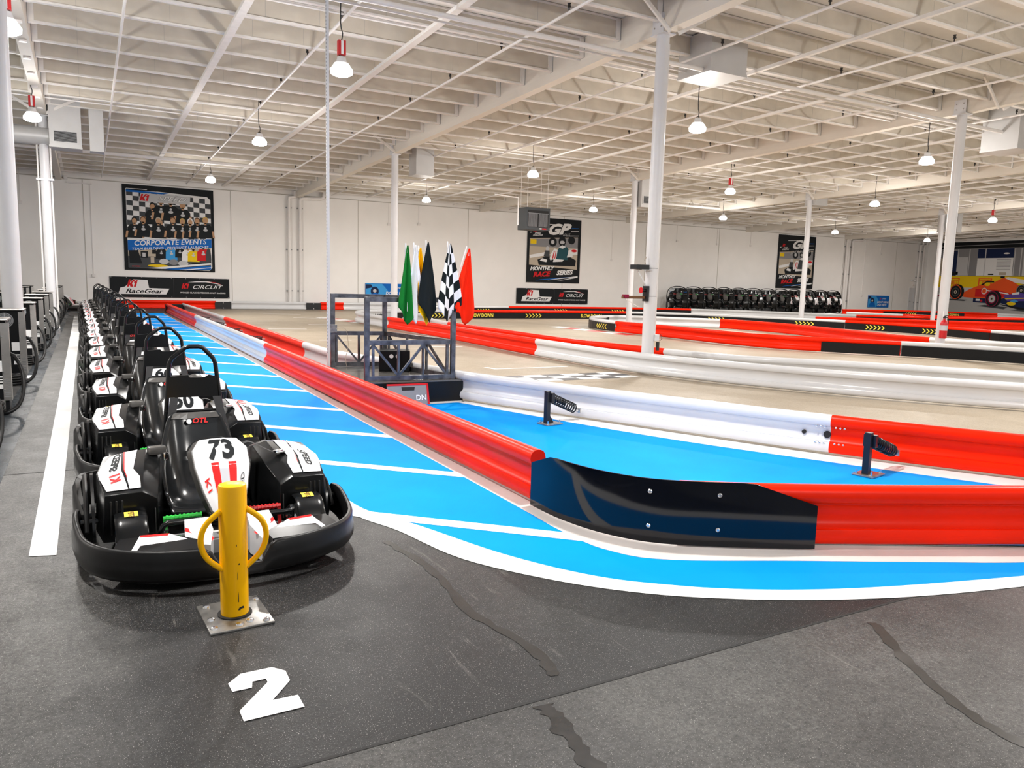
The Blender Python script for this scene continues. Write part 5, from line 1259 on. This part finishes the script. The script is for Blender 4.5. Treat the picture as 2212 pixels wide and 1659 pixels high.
def gp(ox, oz, wx, hz, sub, label, junior):
    A = Art(ox, oz, wx, hz); A.board('p_black'); k = wx / 3.65
    for y0, mt, a, b in ((3.30, 'p_white', .9, 1.9), (3.15, 'p_blue', 1.6, 3.5), (3.0, 'p_white', 2.6, 3.5), (2.8, 'p_white', .15, .5), (2.72, 'p_white', 2.6, 3.5)): A.poly([(a * k, y0), (b * k, y0 + .05), (b * k, y0 + .08), (a * k, y0 + .04)], mt)
    A.poly([(.15 * k, 1.0), (3.45 * k, .8), (3.45 * k, 2.7), (.15 * k, 2.5)], 'p_tan').poly([(.15 * k, 2.05), (3.45 * k, 2.05), (3.45 * k, 2.65), (.15 * k, 2.45)], 'p_grey')
    A.ell(1.7 * k, 2.35, .28, .26, 'p_black').ell(1.7 * k, 2.35, .12, .12, 'p_lgrey').ell(3.0 * k, 2.5, .25, .22, 'p_black').rect(.2 * k, 2.2, .6 * k, 2.45, 'p_yellow')
    A.poly([(.15 * k, 1.55), (1.2 * k, 1.75), (1.6 * k, 1.62), (.2 * k, 1.38)], 'p_white').poly([(2.4 * k, 1.85), (3.45 * k, 2.05), (3.45 * k, 1.7), (2.5 * k, 1.62)], 'p_white').ell(3.2 * k, 1.9, .2, .08, 'p_red')
    # kart with driver
    A.poly([(.8 * k, 1.0), (3.3 * k, 1.0), (3.35 * k, 1.35), (2.9 * k, 1.55), (1.2 * k, 1.5), (.7 * k, 1.3)], 'p_black')
    A.poly([(2.0 * k, 1.35), (2.75 * k, 1.35), (2.8 * k, 2.0), (2.55 * k, 2.2), (2.2 * k, 2.15), (2.0 * k, 1.8)], 'p_teal' if not junior else 'p_dgrey')
    A.ell(2.35 * k, 2.42, .25, .30, 'p_black').ell(2.35 * k, 2.36, .17, .10, 'p_lgrey').poly([(2.1 * k, 2.05), (2.35 * k, 2.2), (2.62 * k, 2.12), (2.4 * k, 2.0)], 'p_white')
    A.poly([(1.55 * k, 1.35), (1.95 * k, 1.35), (2.05 * k, 1.9), (1.85 * k, 2.0), (1.6 * k, 1.7)], 'p_white').poly([(1.68 * k, 1.4), (1.76 * k, 1.4), (1.86 * k, 1.85), (1.8 * k, 1.85)], 'p_red').poly([(1.84 * k, 1.4), (1.9 * k, 1.4), (1.97 * k, 1.85), (1.92 * k, 1.85)], 'p_red')
    A.poly([(.85 * k, 1.25), (1.3 * k, 1.18), (1.35 * k, 1.32), (1.0 * k, 1.4)], 'p_white').poly([(1.75 * k, 1.2), (2.4 * k, 1.25), (2.5 * k, 1.36), (1.8 * k, 1.38)], 'p_white').poly([(2.7 * k, 1.5), (3.1 * k, 1.55), (3.1 * k, 1.72), (2.75 * k, 1.68)], 'p_white').ell(1.6 * k, 1.42, .08, .12, 'p_white').ell(1.35 * k, 1.95, .12, .14, 'p_lgrey').poly([(1.1 * k, 1.5), (1.5 * k, 1.5), (1.5 * k, 1.85), (1.2 * k, 1.85)], 'p_dgrey')
    # headings
    A.poly([(.18 * k, 2.60), (.9 * k, 2.72), (2.9 * k, 2.9), (3.0 * k, 3.35), (2.7 * k, 3.42), (.95 * k, 3.22), (.3 * k, 2.9)], 'p_black')
    A.text('GP', 1.98 * k, 3.06, .58, 'p_white', .35, .07, 1.45 * k, rise=.07); A.k1(.36 * k, 2.88, .20, None, 'p_red'); A.text('SPEED', .66 * k, 2.80, .085, 'p_white', .3, .03, 1.3, rise=.07).text('CHALLENGE', .66 * k, 2.69, .085, 'p_white', .3, .03, 1.0, rise=.07)
    if junior: A.text('JUNIOR AND TEEN', 2.15 * k, 2.58, .21, 'p_lgrey', .2, .0, .78, rise=.08)
    else: A.text('ADULT', 2.62 * k, 2.80, .15, 'p_lgrey', .2, .0, .75, rise=.05)
    A.text('MONTHLY', 1.0 * k, .80, .22, 'p_white', .25, .06, 1.08 * k, rise=.04); A.text('RACE', .98 * k, .47, .28, 'p_red', .25, .07, 1.15 * k, rise=.06).text('SERIES', 2.56 * k, .60, .25, 'p_white', .25, .06, 1.15 * k, rise=.06)
    for x, y, mt in ((.6, .12, 'p_blue'), (1.4, .14, 'p_white'), (2.0, .10, 'p_white')): A.poly([(x * k, y), (3.5 * k, y + .24), (3.5 * k, y + .30), ((x + .3) * k, y + .06)], mt)
    A.done('wall_poster', label, 'poster')
gp(22.13, 1.67, 3.65, 3.70, 'ADULT', 'tall black GP ADULT poster in the centre reading MONTHLY RACE SERIES', False)
gp(42.3, 1.75, 3.76, 3.70, 'JUNIOR', 'tall black GP JUNIOR AND TEEN poster at the right behind a thin column', True)

def blue_sign(ox, label):
    A = Art(ox, .48, 2.5, .91); A.board('p_blue')
    A.poly([(.02, .02), (1.0, .02), (1.25, .5), (.9, .89), (.02, .89)], 'p_sky').ell(.5, .5, .22, .24, 'p_navy').ell(.5, .52, .10, .08, 'p_lgrey').poly([(.15, .05), (.9, .05), (.8, .35), (.5, .42), (.2, .3)], 'p_blue').poly([(.0, .62), (.4, .7), (.3, .85), (.02, .85)], 'p_navy')
    A.k1(1.38, .62, .12, None, 'p_red').text('SPEED', 1.88, .68, .09, 'p_white', .35, .015, 1.3)
    A.text("DON'T DRINK", 1.78, .40, .155, 'p_white', .12, .03, 1.0).text('AND DRIVE', 1.66, .18, .155, 'p_white', .12, .03, 1.0)
    A.done('wall_sign', label, 'sign')
blue_sign(12.58, "blue DON'T DRINK AND DRIVE sign behind the flag stand"); blue_sign(32.86, 'blue sign mostly hidden behind the leftmost stood-up kart'); blue_sign(52.35, "blue DON'T DRINK AND DRIVE sign at the far right")

# racing mural on the right wall (x runs from the corner towards the camera)
A = Art(37.9, .10, 16., 5.55, X1, True); A.board('p_dgrey')
A.rect(0, 0, 16, 2.1, 'p_road').poly([(0, 2.08), (16, 2.05), (16, 2.9), (0, 2.98)], 'p_yellow').poly([(0, 1.8), (16, 1.7), (16, 2.06), (0, 2.09)], 'p_lgrey')
A.rect(.15, 2.98, 16, 5.06, 'p_grey').rect(.3, 3.0, 1.1, 4.35, 'p_tan').rect(1.15, 3.0, 1.75, 4.9, 'p_navy').rect(1.8, 3.0, 2.6, 4.4, 'p_lgrey').rect(3.3, 3.0, 5.9, 4.30, 'p_white').rect(3.3, 4.30, 5.9, 5.0, 'p_navy').rect(6.6, 3.0, 9, 4.9, 'p_lgrey')
A.n += 1
for k in range(9): A.rect(4.75, 3.45 + k * .09, 5.75, 3.48 + k * .09, 'p_grey', False)
for x in (1.75, 2.65, 3.85, 5.95, 6.4, 9.0): A.rect(x, 3.0, x + .07, 5.0, 'p_lgrey', False)
A.rect(1.3, 3.05, 1.9, 3.3, 'p_black', False); A.rect(4.2, 3.05, 4.6, 3.15, 'p_black', False); A.rect(5.0, 3.05, 5.5, 3.25, 'p_tan', False)
A.rect(0, 5.05, 16, 5.55, 'p_black').poly([(0, 5.2), (16, 5.45), (16, 5.5), (0, 5.25)], 'p_grey').ell(5.4, 4.63, .22, .06, 'p_white')
def pword(x):
    A.rect(x, 2.62, x + 1.0, 2.80, 'p_orange').rect(x + .07, 2.67, x + .9, 2.75, 'p_yellow').rect(x, 2.26, x + .08, 2.80, 'p_orange'); A.text('IRELLI', x + .62, 2.42, .27, 'p_orange', 0, .03, .70)
pword(1.1); pword(3.55); pword(9.5)
A.poly([(1.0, 1.1), (2.6, 1.05), (2.9, 1.15), (1.4, 1.2)], 'p_dgrey').poly([(3.6, .72), (5.6, .55), (5.9, .7), (4.2, .82)], 'p_dgrey').poly([(6, .5), (12, .2), (14, .5), (7, .65)], 'p_dgrey')
A.poly([(.5, 1.42), (1.4, 1.38), (1.4, 1.6), (1.15, 1.75), (1.0, 1.95), (.7, 1.62)], 'p_white').poly([(.45, 1.36), (1.5, 1.32), (1.5, 1.46), (.5, 1.48)], 'p_maroon').poly([(.8, 1.6), (1.05, 1.9), (1.1, 1.7), (.95, 1.5)], 'p_red')
A.poly([(2.2, 1.5), (2.9, 1.95), (3.6, 2.25), (4.0, 2.45), (4.6, 2.42), (5.2, 2.78), (5.45, 2.84), (6.2, 2.5), (6.9, 2.05), (6.8, 1.5), (5.2, 1.25), (3.6, 1.3), (2.6, 1.35)], 'p_orange')
A.poly([(3.4, 2.0), (5.0, 1.95), (6.4, 1.6), (6.2, 1.42), (3.4, 1.4)], 'p_red').poly([(5.45, 2.84), (6.2, 2.5), (8.2, 2.2), (8.2, 2.5), (5.7, 2.9)], 'p_white').poly([(4.2, 1.95), (5.8, 1.72), (5.9, 1.62), (4.3, 1.85)], 'p_white').ell(4.06, 1.85, .20, .24, 'p_white').ell(4.06, 1.85, .15, .19, 'p_orange')
A.poly([(3.75, 2.3), (4.2, 2.62), (4.7, 2.6), (4.75, 2.5), (4.25, 2.5), (3.9, 2.28)], 'p_black').ell(4.25, 2.36, .2, .14, 'p_yellow').rect(5.15, 2.82, 5.45, 2.95, 'p_black').poly([(3.3, 1.0), (4.4, .95), (4.4, 1.3), (3.3, 1.32)], 'p_navy').rect(3.5, 1.1, 3.8, 1.25, 'p_white').rect(3.85, 1.05, 4.0, 1.2, 'p_red')
def wheel(x, y, r, rim):
    A.ell(x + r * .3, y + .02, r * .85, r, 'p_black', 26).ell(x, y, r * .82, r, 'p_black', 26).ell(x, y, r * .79, r * .95, rim, 26).ell(x, y, r * .70, r * .86, 'p_black', 26).ell(x, y, r * .5, r * .6, 'p_maroon' if rim == 'p_maroon' else 'p_dgrey', 22).ell(x, y, r * .38, r * .46, 'p_lgrey' if rim == 'p_maroon' else 'p_black', 22).ell(x, y, r * .2, r * .25, 'p_tan', 16).ell(x, y, r * .08, r * .1, 'p_black', 12)
wheel(1.88, 1.73, .58, 'p_orange'); wheel(6.7, 1.95, .42, 'p_grey')
A.poly([(5.0, 1.1), (5.7, 1.45), (6.4, 1.75), (7.5, 1.85), (10, 1.8), (16, 1.9), (16, .6), (8, .5), (6, .8)], 'p_navy').poly([(5.5, 1.55), (6.6, 1.8), (7.4, 1.6), (7.2, 1.2), (5.8, 1.15)], 'p_purple').poly([(5.6, 1.34), (7.2, 1.44), (7.2, 1.38), (5.7, 1.28)], 'p_yellow').ell(6.11, .98, .32, .14, 'p_yellow').poly([(5.2, .9), (5.9, .85), (7.5, .62), (9, .4), (6.5, .6)], 'p_black').poly([(6.1, 1.75), (6.6, 1.85), (6.6, 1.68), (6.1, 1.6)], 'p_white').poly([(6.0, 1.15), (6.3, 1.3), (6.6, 1.15), (6.3, 1.05)], 'p_sky')
wheel(4.7, 1.28, .60, 'p_maroon'); wheel(10.5, 1.1, .8, 'p_maroon')
A.done('racing_mural', 'huge racing mural with red formula cars and yellow hoardings at the far right', 'mural')

# ------------------------------------------------------------------ light and view
wd = bpy.data.worlds.new('world'); sc.world = wd; wd.use_nodes = True
bg = wd.node_tree.nodes['Background']; bg.inputs[0].default_value = (.93, .96, 1., 1); bg.inputs[1].default_value = .6
vs = sc.view_settings; vs.view_transform = 'Standard'; vs.look = 'None'; vs.exposure = 0.14; vs.gamma = 1.; vs.use_curve_mapping = False
cy_ = sc.cycles; cy_.max_bounces = 5; cy_.diffuse_bounces = 3; cy_.glossy_bounces = 2; cy_.transmission_bounces = 1; cy_.use_adaptive_sampling = True; cy_.adaptive_threshold = .06; cy_.caustics_reflective = False; cy_.caustics_refractive = False; cy_.use_denoising = True; cy_.sample_clamp_indirect = 6.; cy_.use_light_tree = True
